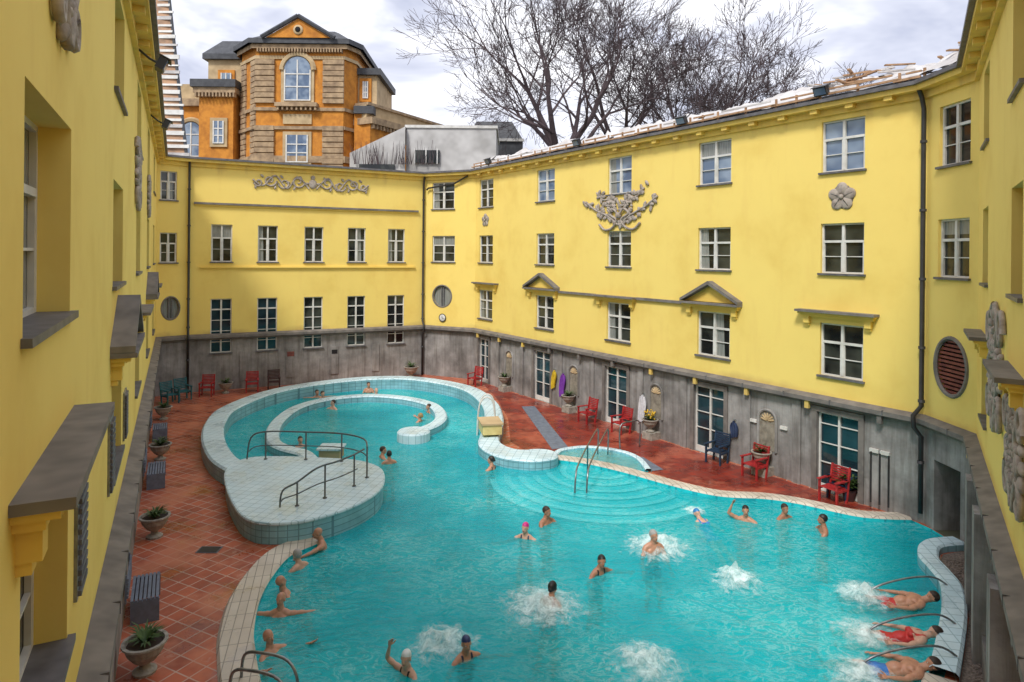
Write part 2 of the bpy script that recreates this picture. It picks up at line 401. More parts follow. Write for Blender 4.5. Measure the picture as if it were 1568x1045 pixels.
mg.add([fr.P(s+.58*math.cos(2*math.pi*k/n),z+.72*math.sin(2*math.pi*k/n),-DR+.01) for k in range(n)],[tuple(range(n))],DARK)
mf.tube([fr.P(s+.57*math.cos(2*math.pi*k/n),z+.72*math.sin(2*math.pi*k/n),0) for k in range(n)],.055,LEDGE,6,closed=True)
mlv=mat('louvre_red',(.25,.07,.05),(.12,.03,.03),.6,5)
for k in range(-6,7):
    zz=z+k*.105; hw=.54*math.sqrt(max(0,1-(k*.105/.72)**2)); wbox(mf,fr,s-hw,s+hw,zz-.03,zz+.03,-.1,-.03,mlv)
wbox(mf,fr,.3,.375,-1.4,1.9,-4,-.01,CON);wbox(mf,fr,1.345,1.42,-1.4,1.9,-4,-.01,CON);wbox(mf,fr,.3,1.42,1.81,1.9,-4,-.01,CON);wbox(mf,fr,.3,1.42,-1.4,1.9,-4.1,-4.01,DARK)
mf.build('window_frames',BLD); mg.build('window_panes',BLD); msill.build('window_sills',BLD)
# mouldings
mt_=M()
for i,(k,fr) in enumerate(FR.items()):
    o=i*.0035; zl=2.75+o
    wbox(mt_,fr,0,fr.L,11.16+o,11.36+o,0,.10,YTR)
    wbox(mt_,fr,0,fr.L,11.36+o,11.50+o,0,.36,YTR)
    wbox(mt_,fr,0,fr.L,11.50+o,11.60+o,-.3,.46,SILL)
    a=[fr.P(0,zl-.1,0),fr.P(fr.L,zl-.1,0),fr.P(fr.L,zl-.1,.26),fr.P(0,zl-.1,.26),fr.P(0,zl+.1,0),fr.P(fr.L,zl+.1,0),fr.P(fr.L,zl+.02,.26),fr.P(0,zl+.02,.26)]
    mt_.hexa(a,LEDGE)
    wbox(mt_,fr,0,fr.L,zl-.2,zl-.1,0,.12,LEDGE)
    if k in('R','LW','NR'):
        s=.6
        while s<fr.L-.3:
            wbox(mt_,fr,s,s+.22,11.24+o,11.36+o,.1,.30,YTR); s+=1.08
        s=.55
        while s<fr.L-.3:
            wbox(mt_,fr,s,s+.13,zl-.34,zl-.1,.12,.22,YTR if int(s*3)%3 else LEDGE); s+=2.15
    s=1.2
    while s<fr.L: wbox(mt_,fr,s,s+.03,zl-.11,zl+.045,.1,.268,SILL); s+=1.5
fr=FR['FA']
wbox(mt_,fr,.33,11.9,9.32,9.42,0,.14,LEDGE); wbox(mt_,fr,.4,11.85,9.24,9.32,0,.07,YTR)
wbox(mt_,fr,.59,11.73,6.14,6.22,0,.10,YTR)
def cornice(fr,a,b,z,w=.32):
    wbox(mt_,fr,a,b,z,z+.07,0,w,LEDGE); wbox(mt_,fr,a+.05,b-.05,z-.06,z,0,w*.75,YTR); wbox(mt_,fr,a+.1,b-.1,z-.13,z-.06,0,w*.5,YTR)
    for s in (a+.18,b-.36): 
        wbox(mt_,fr,s,s+.18,z-.34,z-.13,0,w*.42,YTR); wbox(mt_,fr,s+.02,s+.16,z-.42,z-.34,0,w*.25,YTR)
def pediment(fr,a,b,z,h,w=.3):
    cornice(fr,a,b,z,w); mid=(a+b)/2
    for q in ((a,mid),(b,mid)):
        wprism(mt_,fr,[(q[0],z+.075),(q[0],z+.17),(q[1],z+h+.08),(q[1],z+h-.04)],0,w-.02,LEDGE)
    wprism(mt_,fr,[(a+.3,z+.09),(b-.3,z+.09),(mid,z+h-.12)],0,.05,YTR)
fr=FR['R']
cornice(fr,.1,2.4,5.36); pediment(fr,5.0,7.6,5.3,.72); cornice(fr,10.1,12.6,5.24); pediment(fr,15.0,17.5,5.28,.75); cornice(fr,19.6,22.0,5.33)
wbox(mt_,fr,7.6,10.1,5.22,5.32,0,.1,LEDGE);wbox(mt_,fr,12.6,15.0,5.22,5.32,0,.1,LEDGE)
fr=FR['LW']
for i,s in enumerate(sL):
    if i%2==0: cornice(fr,s-1.35,s+1.35,5.5,.32)
    else: pediment(fr,s-1.35,s+1.35,5.45,.75,.34)
for s0,z0,z1 in ((28.3,3.75,4.9),(24.9,3.6,4.6),(21.9,3.6,4.4)):
    for k in range(12):
        zz=z0+(z1-z0)*k/12; wbox(mt_,fr,s0-.25,s0+.25,zz,zz+.05,0,.06,SILL)
    wbox(mt_,fr,s0-.3,s0+.3,z0-.03,z1+.03,0,.03,METAL)
fr=FR['NR']
for s in (2.0,7.2,12.5): cornice(fr,s-.95,s+.95,5.35)
mt_.build('mouldings',BLD)
mp=M()
for key,s,d in (('FA',.12,.12),('FA',FR['FA'].L-.12,.12),('CB',.06,.14)):
    fr=FR[key]
    z0=.0 if key!='CB' else .3
    mp.tube([fr.P(s,11.45,.3),fr.P(s,11.2,.2),fr.P(s,10.9,d),fr.P(s,3.1,d),fr.P(s,2.85,.36),fr.P(s,2.55,.34),fr.P(s,2.3,d),fr.P(s,z0,d)],.06,GUT,8)
    for z in (10,8.2,6.4,4.6,3.2,1.6): mp.tube([fr.P(s,z,d),fr.P(s,z+.07,d)],.085,GUT,8)
mp.tube([FR['CR'].P(2.9,11.3,.2),FR['CR'].P(2.0,10.9,.14),FR['CR'].P(.3,10.7,.14),FR['CR'].P(.2,10.6,.14)],.05,GUT,8)
mp.build('drainpipes',BLD,True)
mr=M()
def roofcap(key,depth,zt,mt,zz=None):
    fr=FR[key]; zz=zz or 11.57
    mr.add([fr.P(0,zz,.0),fr.P(fr.L,zz,.0),fr.P(fr.L,zt,-1.6),fr.P(0,zt,-1.6)],[(0,1,2,3)],mt)
    mr.add([fr.P(0,zt,-1.6),fr.P(fr.L,zt,-1.6),fr.P(fr.L,zt-.1,-depth),fr.P(0,zt-.1,-depth)],[(0,1,2,3)],SLATE)
    mr.add([fr.P(0,zt-.1,-depth),fr.P(fr.L,zt-.1,-depth),fr.P(fr.L,0,-depth),fr.P(0,0,-depth)],[(0,1,2,3)],YEL)
for k in ('LW','NR'): roofcap(k,9,12.2,SLATE)
roofcap('R',8,12.2,SLATE);roofcap('FA',7,11.7,SLATE);roofcap('CR',7,11.75,SLATE);roofcap('CL',7,11.72,SLATE);roofcap('CB',5,12.2,SLATE)
mr.build('roof',BLD)
# crumpled sheeting + battens
ms=M()
def sheet(fr,sa,sb,nS,rise=.85):
    nD=14;vs=[];fs=[]
    for i in range(nS+1):
        for j in range(nD+1):
            s=sa+(sb-sa)*i/nS; d=.30-2.3*j/nD
            base=11.72+rise*(j/nD)**.8
            w=noise.noise(V((s*.9,d*1.6,3)))*.26+noise.noise(V((s*3.1,d*4,1)))*.14
            vs.append(fr.P(s+noise.noise(V((s*2,j,9)))*.1,base+w*(.3+j/nD),d+noise.noise(V((s*.7,0,5)))*.2))
    for i in range(nS):
        for j in range(nD):
            a=i*(nD+1)+j
            if noise.noise(V((i*.09,j*.3,2)))>-.42: fs.append((a,a+nD+1,a+nD+2,a+1))
    ms.add(vs,fs,TARP)
fr=FR['R'];sheet(fr,-.3,fr.L+1.0,230);sheet(FR['CB'],-.6,2.6,40,1.15)
s=.2
while s<fr.L-.1:
    L=RND.uniform(1.2,2.6); z=11.66+RND.uniform(0,.05)
    wbox(ms,fr,s,min(s+L,fr.L),z,z+.06,.36,.42,WOOD)
    wbox(ms,fr,s+.3,min(s+L*.9,fr.L),z+.16,z+.21,.33,.37,WOOD if RND.random()<.6 else TARP)
    for q in (s+.1,s+L*.5): wbox(ms,fr,q,q+.06,11.62,11.92,.30,.35,WOOD)
    s+=L*.92
for k in range(34):
    fr_=fr if k%3 else FR['CB']; q=RND.uniform(fr.L-3.5,fr.L-.2) if k%3 else RND.uniform(.1,1.9); t=RND.uniform(.1,1)
    c=fr_.P(q,11.80+(.9 if k%3 else 1.15)*t**.8+RND.uniform(.02,.14),.30-2.3*t)
    mx=Matrix.Translation(c)@Matrix.Rotation(RND.uniform(0,6),4,'Z')@Matrix.Rotation(RND.uniform(-.16,.16),4,'Y')
    L=RND.uniform(.4,1.1); ms.box((-L/2,-.05,-.02),(L/2,.05,.02),WOOD if k%2 else TARP,mx)
ms.build('roof_sheeting_and_battens',BLD)
mm=M()
b0=V((-27,31.6,11.7));b1=V((-16.2,32.75,11.7));t0=V((-28,35,21));t1=V((-18.0,34.2,21))
mm.add([b0,b1,t1,t0],[(0,1,2,3)],mat('roof_felt',(.50,.30,.18),(.28,.18,.12),.85,2))
for k in range(26):
    t=k/26; a=b0.lerp(t0,t)+V((0,-.1,0)); b=b1.lerp(t1,t)+V((.08+RND.uniform(-.1,.12),-.1,RND.uniform(-.05,.05))); u=V((0,.02,RND.uniform(.12,.2)))
    j=V((0,0,.05*math.sin(k*2.3)))
    mm.hexa([a,b,b+V((0,.08,0)),a+V((0,.08,0)),a+u,b+u+j,b+u+j+V((0,.08,0)),a+u+V((0,.08,0))],WHT if k%4 else TARP)
mm.tube([b1,t1],.08,SLATE,6)
mm.build('battened_roof_slope',BLD)
# niches
mn=M();fr=FR['R']
NCH=[3.5,8.7,13.65,18.5]
NPL=mat('niche_plaster',(.30,.27,.22),(.17,.15,.12),.9,5)
for s in NCH:
    n=12; arc=[(s+.3*math.cos(math.pi*k/n),1.72+.3*math.sin(math.pi*k/n)) for k in range(n+1)]
    mn.add([fr.P(a,z,.012) for a,z in [(s+.3,.75)]+arc+[(s-.3,.75)]],[tuple(range(n+3))],NPL)
    mn.tube([fr.P(a,z,.03) for a,z in [(s+.33,.75),(s+.33,1.7)]+[(s+.33*math.cos(math.pi*k/n),1.72+.33*math.sin(math.pi*k/n)) for k in range(n+1)]+[(s-.33,.75)]],.045,CON,6)
    for k in range(7):
        a=math.pi*(k+.5)/7; mn.ell(fr.P(s+.13*math.cos(a),1.7+.13*math.sin(a),.02),(.13,.035,.035),CREAM,fr.mx(0,0).to_3x3()@Matrix.Rotation(-a,3,'Y'),8,6)
for s in (2.3,4.5,7.6,9.8,12.7,14.9,17.6,19.4): wbox(mn,fr,s,s+.28,0,2.55,0,.07,CON)
for a,b in doorsR:
    wbox(mn,fr,a-.16,a-.003,0,2.5,0,.05,LEDGE);wbox(mn,fr,b+.003,b+.16,0,2.5,0,.05,LEDGE);wbox(mn,fr,a-.16,b+.16,2.36,2.52,0,.06,LEDGE)
for s in (18.0,19.1,21.9,22.2): wbox(mn,fr,s-.12,s+.12,1.55,1.65,0,.07,WHT)
fr2=FR['FA']
for k,s in enumerate((2.7,4.95,7.25,9.5)): wbox(mn,fr2,s-.2,s+.2,.4,1.9,0,.04,CON)
wbox(mn,fr2,4.8,5.15,1.5,1.75,0,.05,mlv); wbox(mn,fr2,7.1,7.4,1.5,1.72,0,.05,DARK)
for s in (13.55,13.75,13.95): mn.tube([fr.P(21.9+(s-13.55)*1.2,.2,.2),fr.P(21.9+(s-13.55)*1.2,1.6,.2)],.025,GUT,6)
mn.build('plinth_details',BLD)
# reliefs
def spiral(m,fr,s,z,r,turns,a0,sgn,t=.045,dd=.05):
    P=[]
    for k in range(28):
        q=k/27; a=a0+sgn*turns*2*math.pi*q; rr=r*(1-q*.85)
        P.append(fr.P(s+rr*math.cos(a),z+rr*math.sin(a),dd))
    m.tube(P,[t*(1-.4*k/27) for k in range(28)],REL,6)
mo=M();fr=FR['FA'];c=6.03
for sg in (-1,1):
    for i,(off,r,up) in enumerate(((.75,.34,1),(1.45,.30,-1),(2.15,.33,1),(2.72,.22,-1))):
        spiral(mo,fr,c+sg*off,10.62+up*.06,r,1.35,math.pi/2*(1+up) if sg>0 else -math.pi/2*(1-up)+math.pi*.0,sg*up,.055)
    mo.tube(spline([fr.P(c+sg*.2,10.35,.05),fr.P(c+sg*.8,10.95,.05),fr.P(c+sg*1.3,10.3,.05),fr.P(c+sg*1.9,10.95,.05),fr.P(c+sg*2.5,10.4,.05),fr.P(c+sg*3.0,10.7,.05)],6),.045,REL,6)
    for k in range(9):
        a=RND.uniform(-.4,.4); mo.ell(fr.P(c+sg*(.3+k*.32),10.62+.33*math.sin(k*2.1),.05),(.11,.04,.06),REL,fr.mx(0,0).to_3x3()@Matrix.Rotation(k,3,'Y'))
mo.ell(fr.P(c,10.6,.05),(.22,.09,.26),REL,fr.mx(0,0).to_3x3());mo.ell(fr.P(c,10.95,.05),(.12,.07,.12),REL)
mo.build('scroll_relief',BLD,True)
def flower(fr,s,z,r):
    m=M(); R3=fr.mx(0,0).to_3x3()
    for k in range(5):
        a=math.pi/2+2*math.pi*k/5; m.ell(fr.P(s+.56*r*math.cos(a),z+.56*r*math.sin(a),.02),(r*.46,.05,r*.42),REL,R3@Matrix.Rotation(-a,3,'Y'),12,8)
        m.tube([fr.P(s+.25*r*math.cos(a),z+.25*r*math.sin(a),.075),fr.P(s+.8*r*math.cos(a),z+.8*r*math.sin(a),.06)],.012,LEDGE,5)
    m.ell(fr.P(s,z,.07),(r*.18,.04,r*.18),REL,R3); m.ell(fr.P(s,z,.0),(r*.85,.03,r*.85),LEDGE,R3,14,6)
    m.build('flower_relief',BLD,True)
flower(FR['R'],1.05,8.8,.36);flower(FR['R'],20.9,8.75,.42)
m=M();fr=FR['R'];c=11.55;R3=fr.mx(0,0).to_3x3()
zc=lambda z: 8.95+(z-8.85)*.80
for sg in (-1,1):
    stem=[(.1,7.95),(.5,8.3),(.95,8.55),(1.5,8.8),(2.1,9.25)]
    P=spline([fr.P(c+sg*a,zc(z),.05) for a,z in stem],5); m.tube(P,.05,REL,6)
    st2=[(.2,8.9),(.6,9.25),(1.0,9.3),(1.4,9.7)]; m.tube(spline([fr.P(c+sg*a,zc(z),.05) for a,z in st2],5),.04,REL,6)
    for k in range(60):
        t=RND.random(); base=stem if k%2 else st2
        i=min(int(t*(len(base)-1)),len(base)-2); q=t*(len(base)-1)-i
        a=base[i][0]*(1-q)+base[i+1][0]*q+RND.uniform(-.22,.22); z=base[i][1]*(1-q)+base[i+1][1]*q+RND.uniform(-.25,.25)
        m.ell(fr.P(c+sg*a,zc(z),.05),(.14,.04,.075),REL,R3@Matrix.Rotation(RND.uniform(0,3.1),3,'Y'),8,6)
    for k in range(22):
        m.ell(fr.P(c+sg*RND.uniform(.25,.75),zc(RND.uniform(8.6,9.15)),.08),(.06,.06,.06),REL,None,8,6)
    m.tube(spline([fr.P(c,zc(8.4),.08),fr.P(c+sg*.3,zc(8.75),.1),fr.P(c+sg*.55,zc(8.5),.08),fr.P(c+sg*.15,zc(8.2),.08),fr.P(c+sg*.4,zc(7.8),.06),fr.P(c+sg*.85,zc(7.7),.06),fr.P(c+sg*1.2,zc(8.0),.06)],6),.05,REL,6)
m.ell(fr.P(c,zc(8.42),.08),(.14,.1,.14),REL)
m.build('branch_relief',BLD,True)
def cart(fr,s,z,w,h,n,seed):
    m=M();r=random.Random(seed);R3=fr.mx(0,0).to_3x3()
    for k in range(n):
        a=2*math.pi*k/n; q=.8+.2*r.random()
        m.ell(fr.P(s+w*q*math.cos(a),z+h*q*math.sin(a),.03),(.15,.06,.07),REL,R3@Matrix.Rotation(-a+r.uniform(-.6,.6),3,'Y'),10,6)
    for k in range(n*3):
        a=r.uniform(0,6.28);q=r.random()**.5*.7
        m.ell(fr.P(s+w*q*math.cos(a),z+h*q*math.sin(a),.03),(.11*r.uniform(.6,1.2),.07,.05),REL,R3@Matrix.Rotation(r.uniform(0,3),3,'Y'),10,6)
    for sg in (-1,1):
        spiral(m,fr,s+sg*w*.9,z+h*.7,w*.35,1.2,0,sg,.05,.05); spiral(m,fr,s+sg*w*.7,z-h*.75,w*.3,1.2,2,-sg,.05,.05)
        m.tube(spline([fr.P(s+sg*w*q1,z+h*q2,.05) for q1,q2 in ((.1,1.1),(.6,.8),(.35,.3),(.8,0),(.4,-.5),(.1,-1.1))],5),.045,REL,6)
    m.build('cartouche_relief',BLD,True)
cart(FR['LW'],18.4,8.75,.75,.75,18,1);cart(FR['LW'],29.7,9.2,.5,.55,14,2);cart(FR['NR'],4.7,5.1,1.1,1.0,20,3);cart(FR['LW'],11.5,8.75,.6,.6,16,4)
cart(FR['NR'],7.5,4.3,.9,.7,18,5)
m=M();fr=FR['CR'];n=20
m.ell(fr.P(1.26,3.33,.04),(.2,.05,.2),CLOCKM,fr.mx(0,0).to_3x3(),16,8)
m.tube([fr.P(1.26+.21*math.cos(2*math.pi*k/n),3.33+.21*math.sin(2*math.pi*k/n),.05) for k in range(n)],.025,GUT,6,closed=True)
m.tube([fr.P(1.26,3.33,.1),fr.P(1.26,3.47,.1)],.012,GUT,4);m.tube([fr.P(1.26,3.33,.1),fr.P(1.36,3.3,.1)],.012,GUT,4)
m.build('wall_clock')
def flood(fr,s,z,d):
    m=M(); mx=fr.mx(s,z,d)@Matrix.Rotation(math.radians(-25),4,'X')
    m.box((-.2,-.06,-.12),(.2,.1,.14),GUT,mx); m.box((-.17,.1,-.09),(.17,.115,.11),GLB,mx); m.box((-.23,-.08,.14),(.23,.16,.16),GUT,mx)
    m.tube([fr.P(s,z,d),fr.P(s,z+.1,d-.2),fr.P(s,z+.3,d-.45)],.025,GUT,6)
    m.build('floodlight')
for s in (2.0,9.3,15.2,20.5): flood(FR['R'],s,11.85,.45)
for s in (27.2,20.0,12.5): flood(FR['LW'],s,10.95,.5)
# ------------------------------------------------------------------ pool
def outline(path,width):
    P=path;k=len(P);L=[];R=[]
    for i in range(k):
        d=(P[min(i+1,k-1)]-P[max(i-1,0)]); d.z=0; d.normalize(); n=V((-d.y,d.x,0)); w=(width[i] if isinstance(width,list) else width)/2
        L.append(P[i]+n*w);R.append(P[i]-n*w)
    return L,R
def rim(m,path,width,zb,zt,top,side,bevel=.06,ends=True):
    L,R=outline(path,width);k=len(path);vs=[]
    for i in range(k):
        n=(L[i]-R[i]).normalized(); z=zt[i] if isinstance(zt,list) else zt
        for p,zz in ((L[i],zb),(L[i],z-bevel),(L[i]-n*bevel,z),(R[i]+n*bevel,z),(R[i],z-bevel),(R[i],zb)):
            vs.append(V((p.x,p.y,zz)))
    top_f=[];side_f=[]
    for i in range(k-1):
        a=i*6;b=a+6
        for j in range(5):
            f=(a+j,b+j,b+j+1,a+j+1); (side_f if j in(0,4) else top_f).append(f)
    m.add(vs,top_f,top); m.add(vs,side_f,side)
    if ends:
        for i in (0,k-1):
            w=(width[i] if isinstance(width,list) else width)/2; z=zt[i] if isinstance(zt,list) else zt
            m.lathe((path[i].x,path[i].y,0),[(w,zb),(w,z-bevel)],side,24)
            m.lathe((path[i].x,path[i].y,0),[(w,z-bevel),(w-bevel,z-.003),(0,z-.003)],top,24)
ZW=-.06
ringc=[(-8.1,19.8),(-9.0,20.75),(-9.85,22.05),(-10.63,23.55),(-11.3,25.3),(-11.72,27.4),(-11.25,30.45),(-9.9,32.55),(-7.5,34.2),(-4.95,34.3),(-2.25,32.2),(-1.0,29.1),(-.65,26.2),(-.72,24.6),(-.72,23.3),(-.1,22.35),(.6,22.1),(1.0,22.2)]
P=spline([V((x,y,0)) for x,y in ringc],6)
k=len(P); wd=[];zt=[]
for i in range(k):
    t=i/(k-1)
    wd.append(.74 if t<.8 else .74+.5*min(1,(t-.8)/.15)); zt.append(.5 if t<.7 else .5-.22*min(1,(t-.7)/.15))
POOL=empty('thermal_pool')
m=M();rim(m,P,wd,-1.4,zt,RIM,RSIDE);m.build('outer_ring_wall',POOL)
spc=[(-6.2,21.0),(-6.9,22.2),(-7.7,22.75),(-8.4,23.5),(-8.95,24.8),(-9.35,26.7),(-9.3,28.9),(-8.4,30.5),(-6.7,31.3),(-4.9,30.8),(-3.5,29.5),(-2.9,27.6),(-3.0,26.2),(-3.5,25.2)]
P2=spline([V((x,y,0)) for x,y in spc],6)
m=M();rim(m,P2,.5,-1.4,.25,RIM,RSIDE);m.lathe((-3.65,24.9,0),[(.62,-1.4),(.62,.24),(.56,.3),(0,.3)],RIM,28);m.build('inner_spiral_wall',POOL)
plat=[(-8.4,19.6),(-7.75,18.1),(-6.95,16.75),(-6.4,16.05),(-5.8,15.75),(-4.9,15.95),(-4.05,16.8),(-3.6,17.9),(-3.65,19),(-4.0,19.9),(-4.8,20.5),(-6,20.7),(-7.2,20.8),(-8.2,20.6)]
PP=spline([V((x,y,0)) for x,y in plat],4,True)
m=M();m.prism(PP,-1.4,.545,RIM,RSIDE)
m.tube([V((p.x,p.y,.5)) for p in PP],.05,RIM,8,closed=True)
m.build('island_platform',POOL)
m=M();m.box((-.35,-.3,0),(.35,.3,.32),CREAM,Matrix.Translation((-6.15,22.7,-.06)));m.box((-.42,-.36,.32),(.42,.36,.38),RIM,Matrix.Translation((-6.15,22.7,-.06)));m.build('jet_box',POOL)
lc=[(-4.75,16.1),(-5.3,15.3),(-5.4,14.3),(-5.3,13.2),(-5.0,12.1),(-4.7,11.4),(-4.3,10.6),(-3.6,9.4),(-2.4,8.4),(0,7.7),(3,7.9),(5.2,8.9),(6.4,9.8),(7.2,10.9)]
LC=spline([V((x,y,0)) for x,y in lc],6)
m=M();rim(m,LC,.62,-1.4,.06,CURB,BASIN,.05,False);m.build('pool_curb',POOL)
rc=[(7.2,10.9),(7.9,11.8),(8.68,12.85),(9.25,13.8),(9.45,14.5),(9.6,15.1),(10.1,15.75),(10.85,15.95)]
RC=spline([V((x,y,0)) for x,y in rc],6)
m=M();rim(m,RC,.42,-1.4,.2,RIM,RSIDE,.05,False);m.build('jet_bench_rim',POOL)
cc=[(1.25,22.75),(2.6,22.2),(3.75,21.35),(4.95,20.2),(6.1,19.35),(7.4,19.15),(8.3,18.75),(9.3,18.0),(9.9,17.8),(10.7,17.75)]
CC=spline([V((x,y,0)) for x,y in cc],6)
m=M();rim(m,CC,.45,-1.4,.07,CURB,BASIN,.05,False);m.build('beach_curb',POOL)
loop=[p.copy() for p in LC]+[p.copy() for p in RC[1:]]+[V((10.92,16.0,0)),V((10.88,17.0,0)),V((10.7,17.6,0))]+[p.copy() for p in reversed(CC)]+[p.copy() for p in reversed(P)]+[V((-7.6,19.0,0)),V((-6.3,17.2,0)),V((-5.2,16.6,0))]
court=[pF,pD,pE,pA,pB,pC,pRN,pLN]
def poly(m,loops,z,mt):
    LL=[[V((p[0],p[1],z)) for p in l] for l in loops]
    fl=[p for l in LL for p in l]; m.add(fl,[f for f in tessellate_polygon(LL)],mt)
m=M();poly(m,[court,loop],0,DECK);m.build('red_tile_deck')
m=M();poly(m,[[(-500,-400),(500,-400),(500,700),(-500,700)],court],-.02,GROUND);m.build('ground')
m=M();poly(m,[loop],-1.38,BASIN)
n=len(loop);m.add([V((p.x,p.y,-1.38)) for p in loop]+[V((p.x,p.y,0)) for p in loop],[(i,(i+1)%n,n+(i+1)%n,n+i) for i in range(n)],BASIN)
m.prism([(6.9,14.7),(9.2,14.3),(8.6,12.7),(7.8,11.6),(7.2,10.8),(6.3,9.6),(4.9,10.4)],-1.38,-.28,STEP)
m.build('pool_basin',POOL)
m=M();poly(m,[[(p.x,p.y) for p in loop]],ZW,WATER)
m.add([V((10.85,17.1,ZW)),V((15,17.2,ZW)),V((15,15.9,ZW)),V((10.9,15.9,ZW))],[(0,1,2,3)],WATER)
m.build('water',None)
wet=[(1.5,23.2),(2.0,23.8),(3.0,23.8),(4.2,22.9),(4.6,21.2),(5.1,20.6),(6.2,19.7),(7.5,19.5),(8.4,19.1),(9.4,18.4),(10.2,18.2),(7.3,22.45),(3.9,27.6),(.3,32.9),(-1.6,35.8),(-.7,32),(-.1,28),(0,24.6),(.5,23.5)]
m=M();poly(m,[wet],.004,DECKW);m.build('wet_paving')
m=M();poly(m,[[(.5,30.2),(1.1,30.3),(2.1,23.9),(1.5,23.6)]],.012,MATB);poly(m,[[(4.0,22.95),(4.6,22.8),(5.0,21.5),(4.5,21.3)]],.012,MATB);m.build('walkway_mat')
m=M();poly(m,[[(7.4,10.8),(8.1,11.7),(8.9,12.75),(9.45,13.7),(9.65,14.5),(9.85,15.1),(10.2,15.5),(10.9,15.7),(10.93,15.5),(10.5,14.8),(7.95,10.7),(5.6,6.9),(5.0,7.4)]],.03,GRAVEL)
rg=random.Random(5)
for k in range(1100):
    t=rg.random(); y=10.2+5.0*t; xw=1.39+.617*y-.1; 
    xr=[p.x+.28 for p in RC if abs(p.y-y)<.35]; xr=max(xr) if xr else xw-.9
    x=rg.uniform(min(xr,xw-.1),xw); r=rg.uniform(.02,.05); m.ell((x,y,.035),(r,r*.8,r*.6),GRAVEL,None,5,4)
m.build('gravel_bed')
m=M();fr=FR['NR'];wbox(m,fr,.1,fr.L-3,0,.55,0,.22,LEDGE)
for s in (2.6,4.6,7.6): wbox(m,fr,s,s+.5,0,2.6,0,.34,CON)
m.build('plinth_piers',BLD)
m=M();mb=spline([V((x,y,0)) for x,y in ((1.55,22.75),(1.85,23.3),(2.8,23.65),(3.85,23.2),(4.35,22.4),(4.45,21.2))],6)
rim(m,mb,.2,-.02,.13,RIM,RSIDE,.03,False)
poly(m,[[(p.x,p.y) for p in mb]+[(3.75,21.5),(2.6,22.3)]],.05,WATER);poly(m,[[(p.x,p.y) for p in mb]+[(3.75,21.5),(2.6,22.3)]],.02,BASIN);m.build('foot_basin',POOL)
m=M()
cx,cy=3.0,21.7
for i in range(7):
    r=.8+i*.46; z=-.085-i*.045
    pts=[(cx+r*math.cos(a),cy+r*math.sin(a)) for a in [math.radians(-35-k*180/30) for k in range(31)]]
    m.prism(pts,-1.38,z,STEP)
    L_,R_=outline([V((p[0],p[1],0)) for p in pts],.2)
    m.add([V((p.x,p.y,z+.006)) for p in L_]+[V((p.x,p.y,z+.006)) for p in R_],[(i_,i_+1,32+i_,31+i_) for i_ in range(30)],NOSE)
m.build('pool_steps',POOL)
def rail(name,pts,posts,mt,zt,r=.028,mid=True,z0=.545):
    m=M(); top=spline([V(p) for p in pts],4); m.tube(top,r,mt,8)
    if mid: m.tube([V((p.x,p.y,z0+(p.z-z0)*.5)) for p in top[3:-3]],r*.7,mt,8)
    for x,y,zz,b in posts: m.tube([(x,y,b),(x,y,zz)],r,mt,8); m.tube([(x,y,b),(x,y,b+.02)],r*2.4,mt,8)
    m.build(name,None,True)
rail('curved_handrail',[(-8.1,20.3,.6),(-8.0,20.35,1.25),(-7.6,20.5,1.4),(-6.4,20.5,1.4),(-5.2,20.35,1.4),(-4.4,19.8,1.4),(-4.1,18.9,1.4)],[(-7.6,20.5,1.4,.545),(-6.35,20.5,1.4,.545),(-5.2,20.35,1.4,.545),(-4.1,18.9,1.4,.545)],DRAIL,1.4,.024)
rail('stepped_handrail',[(-5.75,16.5,.6),(-5.72,16.6,.98),(-5.4,16.75,1.15),(-5.0,17.1,1.4),(-4.6,17.6,1.42),(-4.3,18.2,1.42),(-4.15,18.7,1.42)],[(-5.4,16.75,1.15,.545),(-4.85,17.3,1.42,.545),(-4.3,18.2,1.42,.545)],DRAIL,1.4,.024)
m=M()
for dx in (0,.35):
    m.tube(spline([V(p) for p in ((1.9+dx,19.5,-1.0),(1.95+dx,19.6,.35),(2.15+dx,20.3,.65),(2.9+dx,22.5,.95),(3.05+dx,22.9,.85),(3.05+dx,23.0,.05))],5),.026,METAL,8)
m.tube([(2.5,21.3,.8),(2.5,21.3,-.5)],.025,METAL,8);m.build('step_handrail',None,True)
m=M();m.tube(spline([V(p) for p in ((3.9,23.4,.02),(3.9,23.4,.9),(4.3,23.7,1.0),(4.7,24.0,.9),(4.7,24.0,.02))],5),.028,METAL,8);m.build('deck_handrail',None,True)
m=M()
for dy in (0,.55):
    m.tube(spline([V(p) for p in ((-1.3,25.6+dy,-.8),(-1.25,25.6+dy,.9),(-1.0,25.6+dy,1.4),(-.7,25.6+dy,1.25),(-.6,25.6+dy,.5))],5),.03,WHT,8)
for z in (-.3,.0,.3): m.tube([(-1.28,25.6,z),(-1.28,26.15,z)],.025,WHT,6)
m.build('pool_ladder',None,True)
m=M();m.box((-.35,-.5,.0),(.35,.5,.35),mat('cream_plastic',(.72,.60,.25),(.6,.5,.2),.5,4),Matrix.Translation((-.75,24.3,.45))@Matrix.Rotation(.2,4,'Z'))
m.box((-.4,-.55,.35),(.4,.55,.41),CREAM,Matrix.Translation((-.75,24.3,.45))@Matrix.Rotation(.2,4,'Z'));m.build('pool_side_box')
for i,(x,y) in enumerate(((8.2,13.75),(7.4,12.3),(6.75,11.3))):
    m=M();m.tube(spline([V(p) for p in ((x+.9,y-.05,.2),(x+.6,y,.34),(x,y+.05,.26),(x-.6,y+.05,.05),(x-.75,y+.05,-.3))],5),.02,METAL,8);m.build('grab_bar',None,True)
m=M()
